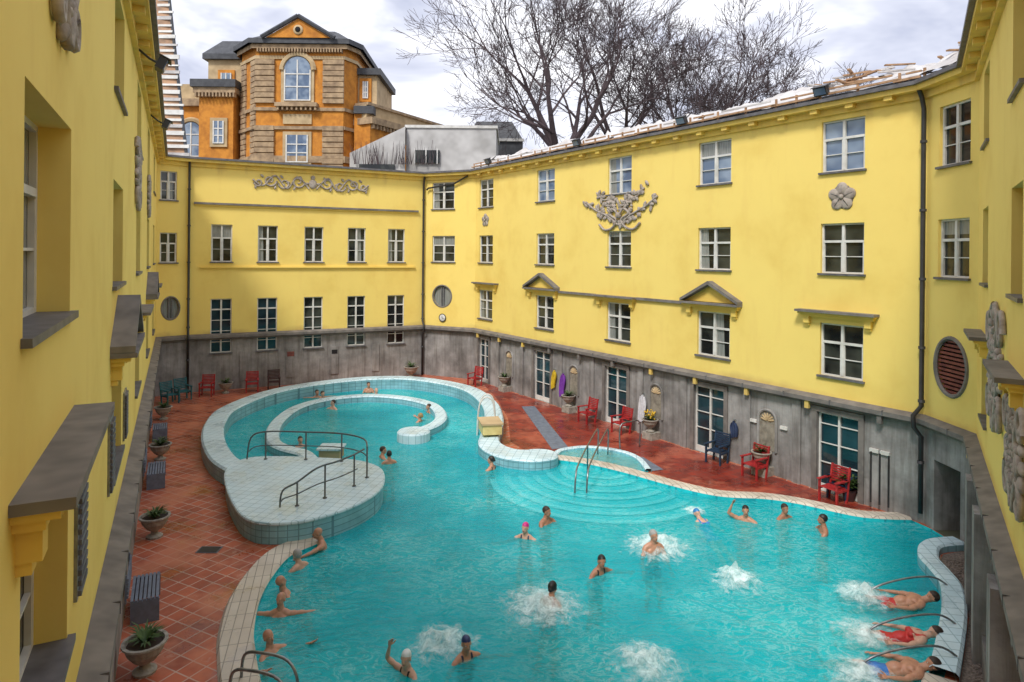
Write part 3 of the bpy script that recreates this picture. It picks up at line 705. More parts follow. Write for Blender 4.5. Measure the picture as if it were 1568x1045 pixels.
for dy in (0,.45): m.tube(spline([V(p) for p in ((-4.35,10.75-dy,.05),(-4.3,10.75-dy,.42),(-4.0,10.65-dy,.52),(-3.5,10.5-dy,.48),(-3.3,10.4-dy,.1),(-3.3,10.4-dy,-.8))],5),.025,METAL,8)
m.build('entry_handrail',None,True)
def foam(x,y,r,h=.16):
    m=M();vs=[];fs=[];nr,na=16,36
    for i in range(nr+1):
        q=i/nr
        for j in range(na):
            a=2*math.pi*j/na; px=q*math.cos(a);py=q*math.sin(a)
            z=(max(0,1-q*1.15)**1.3)*(h*(.8+1.1*noise.noise(V((px*5+x,py*5+y,0)))))+ .03*noise.noise(V((px*12,py*12,x)))*(1-q)
            vs.append((px,py,(max(z,0)+.012)))
    for i in range(nr):
        for j in range(na): fs.append((i*na+j,i*na+(j+1)%na,(i+1)*na+(j+1)%na,(i+1)*na+j))
    m.add(vs,fs,FOAM); o=m.build('water_foam',None,True,(x,y,ZW)); o.scale=(r,r*1.05,1)
for x,y,r,h in ((.65,13.2,1.2,.2),(3.6,15.9,1.15,.25),(4.9,14.3,.8,.3),(2.35,11.3,.95,.3),(-1.2,11.9,.9,.2),(7.4,13.75,.85,.2),(6.7,12.3,.8,.12),(6.0,11.1,.8,.12),(5.1,18.2,.5,.06)): foam(x,y,r,h)
# ------------------------------------------------------------------ furniture
def chair(x,y,h,mt):
    m=M();mx=Matrix.Translation((x,y,0))@Matrix.Rotation(math.radians(h),4,'Z')
    for sx in (-.27,.27):
        m.box((sx-.025,-.28,0),(sx+.025,-.22,.62),mt,mx); m.box((sx-.045,-.32,.62),(sx+.045,.24,.65),mt,mx)
        p=[mx@V(q) for q in ((sx-.025,.16,0),(sx+.025,.16,0),(sx+.025,.22,0),(sx-.025,.22,0),(sx-.025,.32,.98),(sx+.025,.32,.98),(sx+.025,.37,.98),(sx-.025,.37,.98))];m.hexa(p,mt)
        m.box((sx-.02,-.28,.34),(sx+.02,.24,.40),mt,mx)
    for k in range(6): m.box((-.25,-.27+k*.085,.405),(.25,-.27+k*.085+.065,.43),mt,mx)
    for k in range(7):
        z=.5+k*.07; yy=.215+(z-.0)*.12; m.box((-.25,yy-.01,z),(.25,yy+.01,z+.05),mt,mx)
    return m.build('garden_chair')
for x,y,h,mt in ((-15.6,30.2,60,TEALP),(-15.4,31.0,50,TEALP),(-14.7,31.9,10,REDP),(-12.9,32.9,20,REDP),(-12.0,33.4,22,DKP),(-1.9,34.9,-40,REDP),(3.2,27.5,-58,REDP),(4.35,25.9,-60,REDP),(7.0,22.3,-50,NVYP),(7.75,20.9,-58,REDP),(9.6,19.1,-55,NVYP),(9.25,18.85,-60,REDP)): chair(x,y,h,mt)
def plantblades(m,c,n,L,mt,seed,w=.03,up=.6):
    r=random.Random(seed)
    for k in range(n):
        a=r.uniform(0,6.28);l=L*r.uniform(.6,1.1);d=V((math.cos(a),math.sin(a),0));s=d.cross(V((0,0,1)))*w
        e=r.uniform(up*.6,up*1.6)
        p0=V(c);p1=p0+d*l*.4+V((0,0,l*e*.6));p2=p0+d*l*.8+V((0,0,l*e*.65))
        m.add([p0-s*.6,p0+s*.6,p1+s,p1-s,p2],[(0,1,2,3),(3,2,4)],mt)
def urn(x,y,z,sc,plant='g',seed=1):
    o=M();pr=[(.16,0),(.17,.04),(.08,.08),(.07,.14),(.16,.2),(.25,.32),(.28,.42),(.32,.45),(.32,.48),(.27,.48),(.25,.42)]
    o.lathe((x,y,z),[(a*sc,b*sc) for a,b in pr],URN); o.lathe((x,y,z),[(.26*sc,.43*sc),(0,.43*sc)],SOIL)
    plantblades(o,(x,y,z+.43*sc),60,.4*sc,LEAF,seed,.02)
    if plant=='y':
        r=random.Random(seed)
        for k in range(40): o.ell((x+r.uniform(-.22,.22),y+r.uniform(-.22,.22),z+.5*sc+r.uniform(.0,.3)),(.035,.035,.03),BLOOM,None,6,4)
    o.build('stone_urn_planter')
urn(-14.05,32.5,0,1.1,'g',1);urn(-5.6,37.0,0,1.3,'g',2)
fr=FR['R']
for i,s in enumerate(NCH):
    p=fr.P(s,.28,.32); urn(p.x,p.y,p.z,1.0,'y' if i==2 else 'g',i+4)
    m=M();wbox(m,fr,s-.25,s+.25,.0,.27,.002,.5,URN);m.build('urn_pedestal')
LWf=FR['LW']
for s,sd in ((5.0,11),(10.9,12),(17.6,13),(23.4,14)):
    p=LWf.P(s,0,.42); urn(p.x,p.y,0,1.1,'g',sd)
m=M();m.lathe((9.75,18.95,0),[(.14,0),(.2,.3),(.21,.3),(.0,.28)],DKP,16);plantblades(m,(9.75,18.95,.28),90,.6,LEAF,33,.03,.9);m.build('potted_yucca')
for s,ln in ((21.2,1.1),(13.3,1.3),(8.0,1.0)):
    m=M();fr=LWf
    wbox(m,fr,s-ln/2,s-ln/2+.06,0,.42,.12,.6,MATB);wbox(m,fr,s+ln/2-.06,s+ln/2,0,.42,.12,.6,MATB)
    for k in range(7): wbox(m,fr,s-ln/2,s+ln/2,.42,.45,.12+k*.07,.17+k*.07,MATB)
    for k in range(5): wbox(m,fr,s-ln/2,s+ln/2,.52+k*.08,.57+k*.08,.06,.09,MATB)
    wbox(m,fr,s-ln/2,s-ln/2+.05,.42,.95,.03,.06,MATB);wbox(m,fr,s+ln/2-.05,s+ln/2,.42,.95,.03,.06,MATB)
    m.build('slatted_bench')
m=M()
for k in range(6): m.box((-7.25,15.3+k*.05,.012),(-6.8,15.33+k*.05,.02),GUT)
m.box((-7.28,15.27,.003),(-6.77,15.62,.01),SILL);m.build('drain_grate')
def towel(s,z0,z1,w,mt,name='hanging_towel'):
    fr=FR['R'];m=M();n=18;vs=[];fs=[]
    for i in range(n+1):
        for j in range(11):
            q=i/n;t=j/10; ww=w*(.55+.35*min(1,t*3.5)+.1*math.sin(t*5)) 
            droop=.10*abs(q-.5)*2*(1-t)
            vs.append(fr.P(s+(q-.5)*ww+.03*math.sin(t*4+s),z1-droop-(z1-z0)*t*(1-.16*q),.10+.05*math.sin(q*19+t*2)))
    for i in range(n):
        for j in range(10): a=i*11+j; fs.append((a,a+11,a+12,a+1))
    m.add(vs,fs,mt);m.tube([fr.P(s,z1+.03,0),fr.P(s,z1+.02,.12),fr.P(s,z1+.07,.14)],.012,METAL,6)
    m.build(name,None,True)
towel(7.35,.75,1.65,.34,TOW_Y);towel(8.0,.5,1.6,.42,TOW_P);towel(13.0,.4,1.55,.42,TOW_W);towel(17.3,.85,1.45,.32,TOW_B,'hanging_bag')
# ------------------------------------------------------------------ villa
VIL=empty('ochre_villa'); VIL.location=(-.5,0,-.5)
m=M()
def vwin(m,x0,x1,z0,z1,y,arch=False,gl=GLB,sur=CREAM):
    m.box((x0-.3,y-.16,z0-.3),(x1+.3,y-.004,z1+.3 if not arch else z1-.4),sur)
    m.box((x0,y-.2,z0),(x1,y-.165,z1),gl) if not arch else m.box((x0,y-.2,z0),(x1,y-.165,z1-.9),gl)
    mid=(x0+x1)/2; r=(x1-x0)/2
    if arch:
        n=14;pts=[V((mid+r*math.cos(math.pi*k/n),y-.2,z1-.9+r*math.sin(math.pi*k/n))) for k in range(n+1)];m.add(pts,[tuple(range(n+1))],gl)
        m.tube([V((mid+(r+.25)*math.cos(math.pi*k/n),y-.1,z1-.9+(r+.25)*math.sin(math.pi*k/n))) for k in range(n+1)],.25,sur,6)
    for x in (x0,mid-.06,x1-.1): m.box((x,y-.26,z0),(x+.12,y-.205,z1-(.9 if arch and x!=mid-.06 else 0)),WHT)
    for z in (z0,z0+(z1-z0)*.33,z0+(z1-z0)*.64): m.box((x0,y-.25,z),(x1,y-.21,z+.1),WHT)
tower=[(-22.9,60),(-14.95,60),(-14.2,61.6),(-14.2,70),(-25.2,70),(-25.2,62.4)]
m.prism(tower,6,26.2,OCH)
def band(pts,z0,z1,off,mt):
    c=V((sum(p[0] for p in pts)/len(pts),sum(p[1] for p in pts)/len(pts),0)); q=[]
    for p in pts:
        d=V((p[0],p[1],0))-c; q.append(tuple((c+d*(1+off/d.length))[:2]))
    m.prism(q,z0,z1,mt)
band(tower,25.0,25.3,.15,CREAM);band(tower,25.9,26.3,.45,TAN);band(tower,26.3,26.75,.8,SLATE);band(tower,18.6,18.9,.25,TAN);band(tower,20.3,20.6,.2,TAN);band(tower,15.6,16.2,.3,TAN)
q=[V((x,y,26.75)) for x,y in ((-23.4,59.6),(-14.5,59.6),(-13.8,61.5),(-13.8,70),(-25.6,70),(-25.6,62.2))]
top=[V((x,y,28.4)) for x,y in ((-21.5,62.5),(-16.5,62.5),(-16.2,63),(-16.2,68),(-23,68),(-23,64))]
m.add(q+top,[(i,(i+1)%6,6+(i+1)%6,6+i) for i in range(6)]+[tuple(range(6,12))],SLATE)
m.add([V((-21.8,59.3,26.76)),V((-16.0,59.3,26.76)),V((-18.9,59.3,28.5)),V((-21.8,62,26.76)),V((-16.0,62,26.76)),V((-18.9,62,28.5))],[(0,1,2),(0,3,5,2),(1,4,5,2)],OCH)
for a,b in ((V((-22.2,59.2,26.75)),V((-18.9,59.2,28.7))),(V((-15.6,59.2,26.75)),V((-18.9,59.2,28.7)))): m.tube([a,b],.2,SLATE,6)
m.ell((-18.9,59.25,27.45),(.45,.12,.45),CREAM,None,16,8);m.ell((-18.9,59.15,27.45),(.25,.1,.25),DARK,None,16,8)
for x0,x1 in ((-22.95,-21.2),(-16.8,-14.9)):
    z=9
    while z<25:
        if not (18.5<z<20.7): m.box((x0,59.72 if int(z*2)%2 else 59.78,z),(x1,60,z+.42),TAN)
        z+=.5
cm=Matrix.Translation((-25.2,62.4,0))@Matrix.Rotation(math.atan2(-2.4,2.3),4,'Z')
z=9
while z<25:
    m.box((.1,-.14,z),(1.2,.0,z+.42),TAN,cm); m.box((2.3,-.14,z),(3.3,.0,z+.42),TAN,cm); z+=.5
vwin(m,-20.3,-17.9,21.2,24.9,60,True)
m.box((-21.0,59.3,20.6),(-17.2,60,20.95),TAN)
for k in range(9): m.box((-20.8+k*.42,59.4,20.3),(-20.65+k*.42,59.9,20.6),TAN)
vwin(m,-20.1,-18.1,15.6,18.1,60)
m.box((-20.4,59.85,19.1),(-17.8,59.99,20.0),CREAM)
for i in range(30): m.box((-22.7+i*.26,59.5,25.55),(-22.58+i*.26,60,25.9),TAN)
m.box((-28.9,63.5,6),(-25.0,72,25.9),CREAM);m.box((-29.3,63.1,25.9),(-24.8,72.4,26.4),SLATE)
m.add([V((-29.3,63.1,26.4)),V((-24.8,63.1,26.4)),V((-25.5,65,28.2)),V((-28.2,65,28.2)),V((-28.2,72,28.2)),V((-29.3,72.4,26.4)),V((-25.5,72,28.2))],[(0,1,2,3),(0,3,4,5),(3,2,6,4)],SLATE)
vwin(m,-27.6,-26.6,22.5,24.6,63.5,False,GLB,OCH)
m.box((-28.8,61.5,6),(-25.6,66,22.2),OCH);m.box((-29.2,61.1,22.2),(-25.3,66,22.7),TAN);m.box((-29.4,60.9,22.7),(-25.2,66,23.4),SLATE)
vwin(m,-27.4,-26.4,17.5,19.6,61.5,False,GLB,CREAM)
m.box((-33,64,6),(-28.8,74,21.5),OCH);m.box((-33.4,63.6,21.5),(-28.7,74,22.2),TAN);m.box((-33.2,64.5,22.2),(-28.9,74,23.8),CREAM)
vwin(m,-31.6,-29.7,16.6,19.9,64,True)
for k in range(12): m.box((-29.0+k*.32,61.0,21.8),(-28.85+k*.32,61.5,22.2),TAN)
m.box((-14.3,62.3,6),(-12.4,70,24.2),CREAM);m.box((-14.3,61.9,24.2),(-12.0,70,24.8),SLATE);m.box((-14.2,61,6),(-12.9,64,20.3),OCH);m.box((-14.2,60.7,20.3),(-12.4,64,21.0),SLATE)
vwin(m,-13.7,-13.2,22,23.6,62.3,False,GLB,OCH)
wf=Fr((-12.6,60.5),(-4.6,75.0))
wbox(m,wf,0,wf.L,6,19.3,-8,0,OCH);wbox(m,wf,-.2,wf.L+.2,19.3,19.9,-8,.4,TAN);wbox(m,wf,0,wf.L,19.9,21.1,-8,-.5,CREAM);wbox(m,wf,0,wf.L,21.1,21.35,-8,-.3,TAN)
for k in range(34): wbox(m,wf,.1+k*.48,.3+k*.48,18.9,19.3,0,.3,TAN)
for k in range(6):
    wbox(m,wf,.8+k*2.7,2.2+k*2.7,14.3,17.9,0,.08,CREAM);wbox(m,wf,1.0+k*2.7,2.0+k*2.7,14.5,17.6,.08,.12,GLB);wbox(m,wf,1.45+k*2.7,1.55+k*2.7,14.5,17.6,.12,.16,WHT);wbox(m,wf,1.0+k*2.7,2.0+k*2.7,16.4,16.5,.12,.16,WHT)
m.build('villa_body',VIL)
m=M()
m.box((-7.6,47,6),(-1.2,54,15.9),PALE);m.box((-7.7,46.9,15.9),(-1.1,54,16.1),WHT)
m.add([V((-11.5,46.5,6)),V((-7.6,46.5,6)),V((-7.6,46.5,15.9)),V((-11.5,46.5,14.0)),V((-11.5,52,6)),V((-11.5,52,14)),V((-7.6,52,15.9))],[(0,1,2,3),(0,4,5,3),(3,2,6,5)],PALE)
m.box((-7.0,46.8,13.4),(-5.2,46.99,14.3),GLS);m.box((-10.8,46.3,12.2),(-8.3,46.49,13.2),GLS)
for k in range(3): m.box((-7.0+k*.8,46.7,13.3),(-6.92+k*.8,46.8,14.4),WHT)
rr_=random.Random(3)
for k in range(60):
    x=rr_.uniform(-11.2,-5.5); m.tube([(x,46.3,13.2),(x+rr_.uniform(-.4,.4),46.1,14.0+rr_.uniform(0,.9))],[.03,.008],BARK,4)
m.build('pale_annexe_building')
m=M()
m.add([V((-4.2,60,6)),V((0.9,60,6)),V((0.9,60,17.4)),V((-4.2,60,17.4)),V((-3.4,61,19.2)),V((-.1,61,19.2)),V((0.9,66,17.4)),V((-4.2,66,17.4)),V((-3.4,65,19.2)),V((-.1,65,19.2))],[(0,1,2,3),(3,2,5,4),(2,6,9,5),(3,7,8,4),(4,5,9,8)],SLATE)
m.box((-4.3,59.8,17.2),(1.0,60,17.45),PALE);m.build('slate_roofed_house')
m=M();vs=[];fs=[];nx,ny=40,24
for i in range(nx+1):
    for j in range(ny+1):
        x=-140+280*i/nx;y=46+180*j/ny; h=10.5*min(1,(y-46)/9)+.03*(y-55 if y>55 else 0)+noise.noise(V((x*.05,y*.05,0)))*.8-(0 if y>47 else .5)
        vs.append((x,y,h))
for i in range(nx):
    for j in range(ny): a=i*(ny+1)+j; fs.append((a,a+ny+1,a+ny+2,a+1))
m.add(vs,fs,GROUND);m.build('hillside',None,True)
# ------------------------------------------------------------------ trees
def tree(x,y,z,r0,L0,seed,levels=6,spread=1.0,limbs=5,tw=.02,dens=.62):
    r=random.Random(seed);m=M()
    def seg(p,q,a,b):
        n=7 if a>.12 else (4 if a>.05 else 3)
        d=(q-p).normalized();u=d.orthogonal().normalized();w=d.cross(u)
        vs=[c+(u*math.cos(2*math.pi*j/n)+w*math.sin(2*math.pi*j/n))*rr for c,rr in ((p,a),(q,b)) for j in range(n)]
        m.add(vs,[(j,(j+1)%n,n+(j+1)%n,n+j) for j in range(n)],BARK)
    def dirr(d,ang):
        ax=d.orthogonal().normalized(); ax.rotate(Matrix.Rotation(r.uniform(0,6.283),3,d)); v=d.copy(); v.rotate(Matrix.Rotation(ang,3,ax)); return v
    def grow(p,d,L,rad,lev):
        n=4 if lev<5 else 3; 
        for i in range(n):
            d=(d+V((r.gauss(0,.13),r.gauss(0,.13),r.gauss(.04,.10)))).normalized()
            q=p+d*L/n; a=rad*(1-.45*i/n);b=rad*(1-.45*(i+1)/n)
            seg(p,q,max(a,tw),max(b,tw*.7)); p=q
            if lev<levels and i>=1 and (r.random()<dens):
                grow(p,dirr(d,r.uniform(.45,.95)),L*r.uniform(.5,.75),b*.62,lev+1)
        if lev<levels:
            for k in range(2): grow(p,dirr(d,r.uniform(.15,.5)),L*r.uniform(.6,.8),rad*.5,lev+1)
    p=V((x,y,z)); d=V((r.uniform(-.1,.1),0,1)).normalized()
    q=p+d*L0; seg(p,q,r0,r0*.8)
    for k in range(limbs):
        a=2*math.pi*k/limbs+r.uniform(-.4,.4); t=r.uniform(.35,.95)*spread
        v=V((math.cos(a)*math.sin(t),math.sin(a)*math.sin(t),math.cos(t)))
        grow(q-d*r.uniform(0,.8),v,L0*r.uniform(.95,1.3),r0*r.uniform(.42,.6),1)
    m.build('bare_tree')
tree(3.9,50,9.5,.5,4.7,3,6,1.1,6,.017,.62)
tree(9.5,56,10.5,.45,4.8,8,6,1.0,5,.018)
tree(16.5,60,10.5,.4,4.6,15,6,1.1,6,.02)
tree(26.0,64,10.5,.35,4.1,21,6,1.05,6,.02)
tree(21,70,10.5,.35,4.0,29,6,1.0,5,.022)
tree(37,70,10.5,.22,3.0,34,5,.8,4,.02)
# ------------------------------------------------------------------ people
def skinm(name,c): 
    m,nt,b=newmat(name); n=nz(nt,pos(nt),9,2)
    nt.links.new(ramp(nt,n,[(.3,tuple(x*.8 for x in c)),(.65,c)]),b.inputs['Base Color']); b.inputs['Roughness'].default_value=.42
    return m
SK=[skinm('skin_warm',(.54,.27,.175)),skinm('skin_pale',(.64,.38,.28)),skinm('skin_tan',(.40,.19,.115))]
HAIR={'brown':mat('hair_brown',(.035,.02,.014),None,.6,30),'grey':mat('hair_grey',(.38,.37,.36),None,.7,30),'black':mat('hair_black',(.015,.013,.013),None,.5,30),'blond':mat('hair_blond',(.35,.22,.09),None,.6,30),
 'cap_navy':mat('cap_navy',(.02,.04,.15),None,.35,8),'cap_white':mat('cap_white',(.75,.8,.82),None,.35,8),'cap_pink':mat('cap_pink',(.75,.03,.28),None,.35,8),'cap_blue':mat('cap_blue',(.03,.25,.6),None,.35,8),'bald':None}
SU={'navy':mat('swimsuit_navy',(.02,.03,.09),None,.5,8),'black':mat('swimsuit_black',(.015,.015,.02),None,.5,8),'red':mat('swimsuit_red',(.55,.03,.03),None,.5,8),'blue':mat('swimsuit_blue',(.04,.2,.6),None,.5,8)}
EYEM=mat('eye_dark',(.02,.015,.012),None,.2,8);LIP=mat('lips',(.35,.10,.08),None,.5,8);EYEW=mat('eye_white',(.7,.68,.65),None,.3,8)
def person(x,y,zn,head,tilt,pose,sk,hair,suit,female=False,hturn=0,sc=1.06):
    S=SK[sk];m=M()
    def limb(pts,rad):
        for i in range(len(pts)-1):
            a,b=V(pts[i]),V(pts[i+1]); k=6
            m.tube([a.lerp(b,t/k) for t in range(k+1)],[rad[i]+(rad[i+1]-rad[i])*t/k + math.sin(math.pi*t/k)*.012*(rad[i]>.04) for t in range(k+1)],S,10)
        for p,r_ in zip(pts,rad): m.ell(p,(r_,)*3,S,None,10,8)
    w=.9 if female else 1.0
    m.ell((0,0,-.15),(.165*w,.105,.185),S,None,16,12); m.ell((0,-.005,-.34),(.135*w,.10,.17),S,None,16,12); m.ell((0,-.01,-.52),(.16,.115,.13),S,None,16,12)
    m.ell((0,.05,-.36),(.11,.07 if female or sk else .09,.14),S,None,12,10)
    limb([(-.15*w,0,-.05),(0,-.01,0),(.15*w,0,-.05)],[.065,.06,.065])
    limb([(0,-.01,-.02),(0,.015,.12)],[.06,.052])
    for sx in (-1,1):
        if female: m.ell((sx*.075,.09,-.18),(.062,.05,.06),S,None,10,8)
        else: m.ell((sx*.08,.065,-.14),(.08,.045,.07),S,None,10,8)
        m.ell((sx*.075,-.075,-.56),(.085,.07,.09),S,None,10,8)
    hr=Matrix.Rotation(math.radians(hturn),3,'Z')@Matrix.Rotation(math.radians(-tilt*.75),3,'X')
    hc=V((0,.03,.2)); H=lambda q: hc+hr@V(q)
    m.ell(H((0,-.01,.025)),(.077,.097,.093),S,hr,16,12);m.ell(H((0,.03,-.045)),(.058,.066,.07),S,hr,14,10)
    m.ell(H((0,.072,-.09)),(.028,.022,.022),S,hr,8,6)
    m.tube([H((0,.088,.018)),H((0,.112,-.028))],[.010,.018],S,8);m.ell(H((0,.108,-.03)),(.019,.016,.013),S,hr,8,6)
    for sx in (-1,1): m.ell(H((sx*.079,-.005,-.012)),(.012,.022,.034),S,hr,8,8);m.ell(H((sx*.032,.082,.022)),(.026,.012,.009),S,hr,8,6)
    isc=hair!='bald'
    if isc:
        k=1.04 if hair.startswith('cap') else 1.10
        m.ell(H((0,-.016,.032)),(.077*k,.099*k,.094*k),S,hr,16,12)
        if female and not hair.startswith('cap'): m.ell(H((0,-.105,.0)),(.045,.04,.045),S,hr,10,8)
    U={ 'stand':(((.75,.45,-.45),(.25,.95,.1)),((-.75,.35,-.5),(-.35,.9,.05))),
        'out':(((.85,.4,-.35),(.55,.8,.15)),((-.9,.2,-.35),(-.8,.55,.12))),
        'paddle':(((.6,.75,-.2),(.2,.95,.08)),((-.9,-.1,-.4),(-.75,.5,.1))),
        'raise':(((.75,.3,.45),(-.35,.1,.93)),((-.8,.4,-.4),(-.1,1,.0))),
        'wall':(((.97,-.2,.02),(.95,-.25,.0)),((-.97,-.2,.02),(-.9,-.35,.0))),
        'down':(((.4,.25,-.88),(.1,.6,-.75)),((-.4,.25,-.88),(-.2,.5,-.8))),
        'relax':(((.5,.1,-.85),(.1,.25,-.95)),((-.5,.15,-.85),(-.2,.35,-.9))),
        'reach':(((.7,.6,.05),(.5,.85,.05)),((-.55,.75,.05),(-.3,.95,.05))),
        'fold':(((.55,.6,-.55),(-.6,.75,.15)),((-.55,.6,-.55),(.6,.75,.15)))}[pose]
    fingers=[]
    for sx,(u1,u2) in zip((1,-1),U):
        sh=V((sx*.175*w,0,-.055));e=sh+V(u1).normalized()*.28;d2=V(u2).normalized();wr=e+d2*.25
        a=.9 if female else 1
        limb([sh,sh.lerp(e,.45),e],[.056*a,.048*a,.038*a]);limb([e,e.lerp(wr,.3),wr],[.038*a,.04*a,.026*a])
        side=d2.cross(V((0,0,1))); side=side.normalized() if side.length>.2 else V((1,0,0)); side=side*(1 if sx>0 else -1); up=side.cross(d2).normalized()
        R3=Matrix((side,up,d2)).transposed()
        m.ell(wr+d2*.055,(.042,.017,.055),S,R3,10,8)
        fingers.append((wr,d2,side,up,sx))
    if pose in ('relax','wall'): L=(((.15,.25,-.95),(.1,.0,-1)),((-.12,.1,-.98),(-.1,-.05,-1)))
    else: L=(((.12,.2,-.97),(.05,-.15,-1)),((-.14,.05,-.98),(-.05,-.1,-1)))
    for sx,(u1,u2) in zip((1,-1),L):
        h=V((sx*.085,0,-.57));kn=h+V(u1).normalized()*.42;d2=V(u2).normalized();an=kn+d2*.40
        limb([h,h.lerp(kn,.4),kn],[.092,.08,.052]);limb([kn,kn.lerp(an,.35),an],[.052,.055,.033])
        limb([an+V((0,-.03,-.03)),an+V((0,.13,-.06))],[.035,.022])
    me=bpy.data.meshes.new('t');me.from_pydata(m.v,[],m.f);o=bpy.data.objects.new('t',me);COL.objects.link(o)
    r_=o.modifiers.new('r','REMESH');r_.mode='VOXEL';r_.voxel_size=.0125;r_.use_smooth_shade=True
    s_=o.modifiers.new('s','SMOOTH');s_.factor=.5;s_.iterations=2
    dg=bpy.context.evaluated_depsgraph_get(); ev=o.evaluated_get(dg); nm=bpy.data.meshes.new_from_object(ev)
    vs=[v.co.copy() for v in nm.vertices]; fs=[tuple(p.vertices) for p in nm.polygons]; bpy.data.objects.remove(o)
    out=M(); i0=out.mi(S); ih=out.mi(HAIR[hair]) if isc else 0; iu=out.mi(SU[suit])
    out.v=[tuple(v) for v in vs]; out.f=[list(f) for f in fs]; hi=hr.inverted()
    for f in fs:
        c=V((0,0,0))
        for i in f: c+=vs[i]
        c/=len(f); mi=i0; q=hi@(c-hc)
        if isc and q.length<.17 and q.z>-.09:
            lim=(.035+.35*q.y) if hair.startswith('cap') else (.03+.62*q.y if q.y>0 else .0+.45*q.y)
            if q.z>lim: mi=ih
        if female:
            if -.64<c.z<-.13-.3*abs(c.x) and abs(c.x)<.185 and abs(c.y)<.17: mi=iu
            if abs(abs(c.x)-.085)<.018 and -.3<c.z<.03 and abs(c.y)<.15: mi=iu
        elif -.74<c.z<-.47 and abs(c.x)<.25 and abs(c.y)<.25: mi=iu
        out.m.append(mi)
    for wr,d2,side,up,sx in fingers:
        for k,(off,l,sp) in enumerate(((-.031,.062,-.16),(-.011,.076,-.04),(.011,.072,.06),(.03,.056,.2))):
            b=wr+d2*.095+side*off; dd=(d2+side*sp).normalized(); p1=b+dd*l*.45; p2=p1+(dd-up*.25).normalized()*l*.32; p3=p2+(dd-up*.55).normalized()*l*.28
            out.tube([b-dd*.02,b,p1,p2,p3],[.0095,.010,.009,.0085,.006],S,6)
        t0=wr+d2*.03-side*.03; dd=(d2*.65-side*.75-up*.1).normalized(); out.tube([t0,t0+dd*.035,t0+dd*.06+d2*.01,t0+dd*.075+d2*.03],[.014,.012,.0105,.007],S,6)
    for sx in (-1,1):
        out.ell(H((sx*.030,.083,.002)),(.013,.008,.008),EYEW,hr,8,6); out.ell(H((sx*.030,.0895,.002)),(.006,.004,.006),EYEM,hr,8,6)
    out.ell(H((0,.093,-.062)),(.023,.007,.006),LIP,hr,8,6)
    ob=out.build('bather',None,True)
    ob.matrix_world=Matrix.Translation((x,y,zn))@Matrix.Rotation(math.radians(head),4,'Z')@Matrix.Rotation(math.radians(tilt),4,'X')@Matrix.Scale(sc,4)
    bpy.data.meshes.remove(nm)
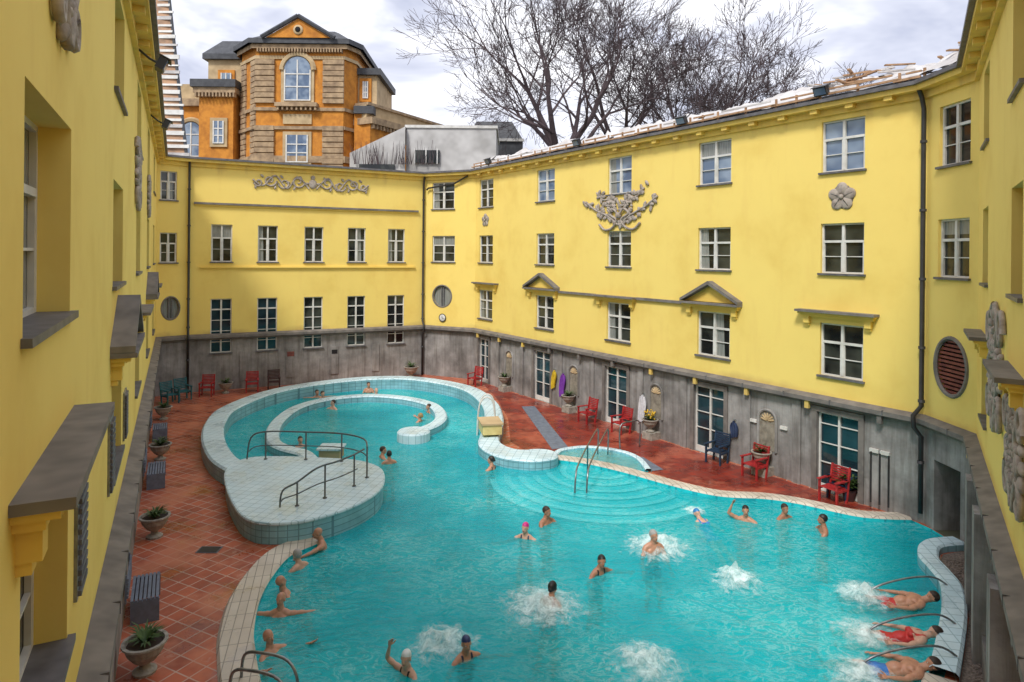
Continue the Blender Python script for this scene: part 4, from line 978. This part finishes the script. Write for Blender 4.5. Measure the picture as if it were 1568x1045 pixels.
PEOPLE=[
 (-9.4,32.0,-.02,200,0,'wall',0,'brown','navy',False,20),
 (-8.0,29.7,.0,150,10,'stand',1,'brown','black',False,-20),
 (-7.15,33.2,.14,180,0,'down',0,'brown','navy',False,30),
 (-6.6,32.4,.0,215,10,'paddle',1,'bald','navy',False,0),
 (-9.0,31.5,.02,230,0,'down',1,'brown','black',True,0),
 (-3.6,29.2,-.02,120,0,'stand',0,'brown','black',True,0),
 (-3.8,27.6,-.04,60,15,'paddle',0,'blond','black',True,10),
 (-7.6,23.9,-.04,-150,20,'stand',1,'brown','red',False,0),
 (-4.4,22.7,-.02,-60,0,'fold',0,'brown','black',False,-30),
 (-4.05,22.1,.02,20,0,'down',0,'black','black',False,0),
 (-.6,21.6,.02,60,0,'fold',0,'black','black',True,15),
 (-4.5,15.75,.10,110,-12,'reach',0,'bald','navy',False,0),
 (-4.7,14.75,.0,60,-10,'fold',1,'grey','black',False,0),
 (-4.66,13.65,-.02,-60,25,'relax',0,'bald','navy',False,20),
 (-4.45,12.85,.0,185,18,'wall',0,'bald','blue',False,-20),
 (-4.2,11.65,-.03,-120,25,'stand',0,'bald','navy',False,0),
 (.4,16.4,-.01,160,0,'out',1,'cap_pink','navy',True,-10),
 (.95,17.3,.04,225,0,'fold',2,'brown','navy',False,10),
 (.85,13.3,.04,-30,-10,'down',0,'black','red',True,0),
 (2.0,14.6,.03,215,-10,'out',2,'black','black',True,-25),
 (3.4,15.6,.16,190,0,'down',0,'grey','navy',False,20),
 (5.1,17.6,-.08,200,60,'relax',1,'cap_blue','blue',True,0),
 (6.3,17.6,.0,150,0,'raise',0,'black','navy',False,20),
 (7.4,17.8,-.02,205,0,'stand',2,'brown','navy',False,-15),
 (8.05,16.9,.05,80,0,'fold',2,'black','black',False,0),
 (-1.7,11.1,-.02,140,0,'raise',1,'cap_white','black',True,25),
 (-.75,11.5,.0,215,0,'out',0,'cap_navy','navy',True,-15),
 (8.35,13.35,.06,75,74,'relax',0,'brown','red',False,0),
 (7.6,12.1,.06,75,74,'relax',1,'brown','red',True,10),
 (6.95,11.15,.06,75,74,'relax',0,'brown','blue',False,-10)]
for a in PEOPLE: person(*a)
# ------------------------------------------------------------------ world, sun, camera
w=bpy.data.worlds.new('World');scene.world=w;w.use_nodes=True;nt=w.node_tree;bg=nt.nodes['Background']
sky=nt.nodes.new('ShaderNodeTexSky');sky.sky_type='NISHITA';sky.sun_disc=False
EL,AZ=math.radians(50),math.radians(205)
sky.sun_elevation=EL;sky.sun_rotation=AZ
tc=nt.nodes.new('ShaderNodeTexCoord');mp_=nt.nodes.new('ShaderNodeMapping');mp_.inputs['Scale'].default_value=(1,1,2.6);nt.links.new(tc.outputs['Generated'],mp_.inputs[0])
n1=nz(nt,mp_.outputs[0],2.6,5,.6,.4);n2=nz(nt,mp_.outputs[0],1.5,2,.5)
cl=ramp(nt,n1,[(.30,(4.2,4.6,6.1)),(.46,(6.6,6.9,8.1)),(.60,(11.0,11.1,11.6))])
mk=ramp(nt,n2,[(.30,(.6,.6,.6)),(.45,(1,1,1))])
col=mixc(nt,mk,sky.outputs[0],cl)
nt.links.new(col,bg.inputs[0]);bg.inputs[1].default_value=.125
sd=bpy.data.lights.new('sun','SUN');sd.energy=3.0;sd.angle=math.radians(12);sd.color=(1,.96,.9);so=bpy.data.objects.new('sun',sd);COL.objects.link(so)
dirv=V((math.sin(AZ)*math.cos(EL),math.cos(AZ)*math.cos(EL),math.sin(EL)))
so.rotation_euler=dirv.to_track_quat('Z','Y').to_euler();so.location=dirv*80
cam=bpy.data.cameras.new('camera');co=bpy.data.objects.new('camera',cam);COL.objects.link(co);scene.camera=co
cam.sensor_width=36;cam.lens=1010/1568*36;cam.shift_y=-133.7/1568;cam.clip_end=2000;cam.clip_start=.05
co.location=(0,0,7);co.rotation_euler=(math.radians(90),-.009,0)
scene.view_settings.view_transform='Standard';scene.view_settings.look='None';scene.view_settings.exposure=0
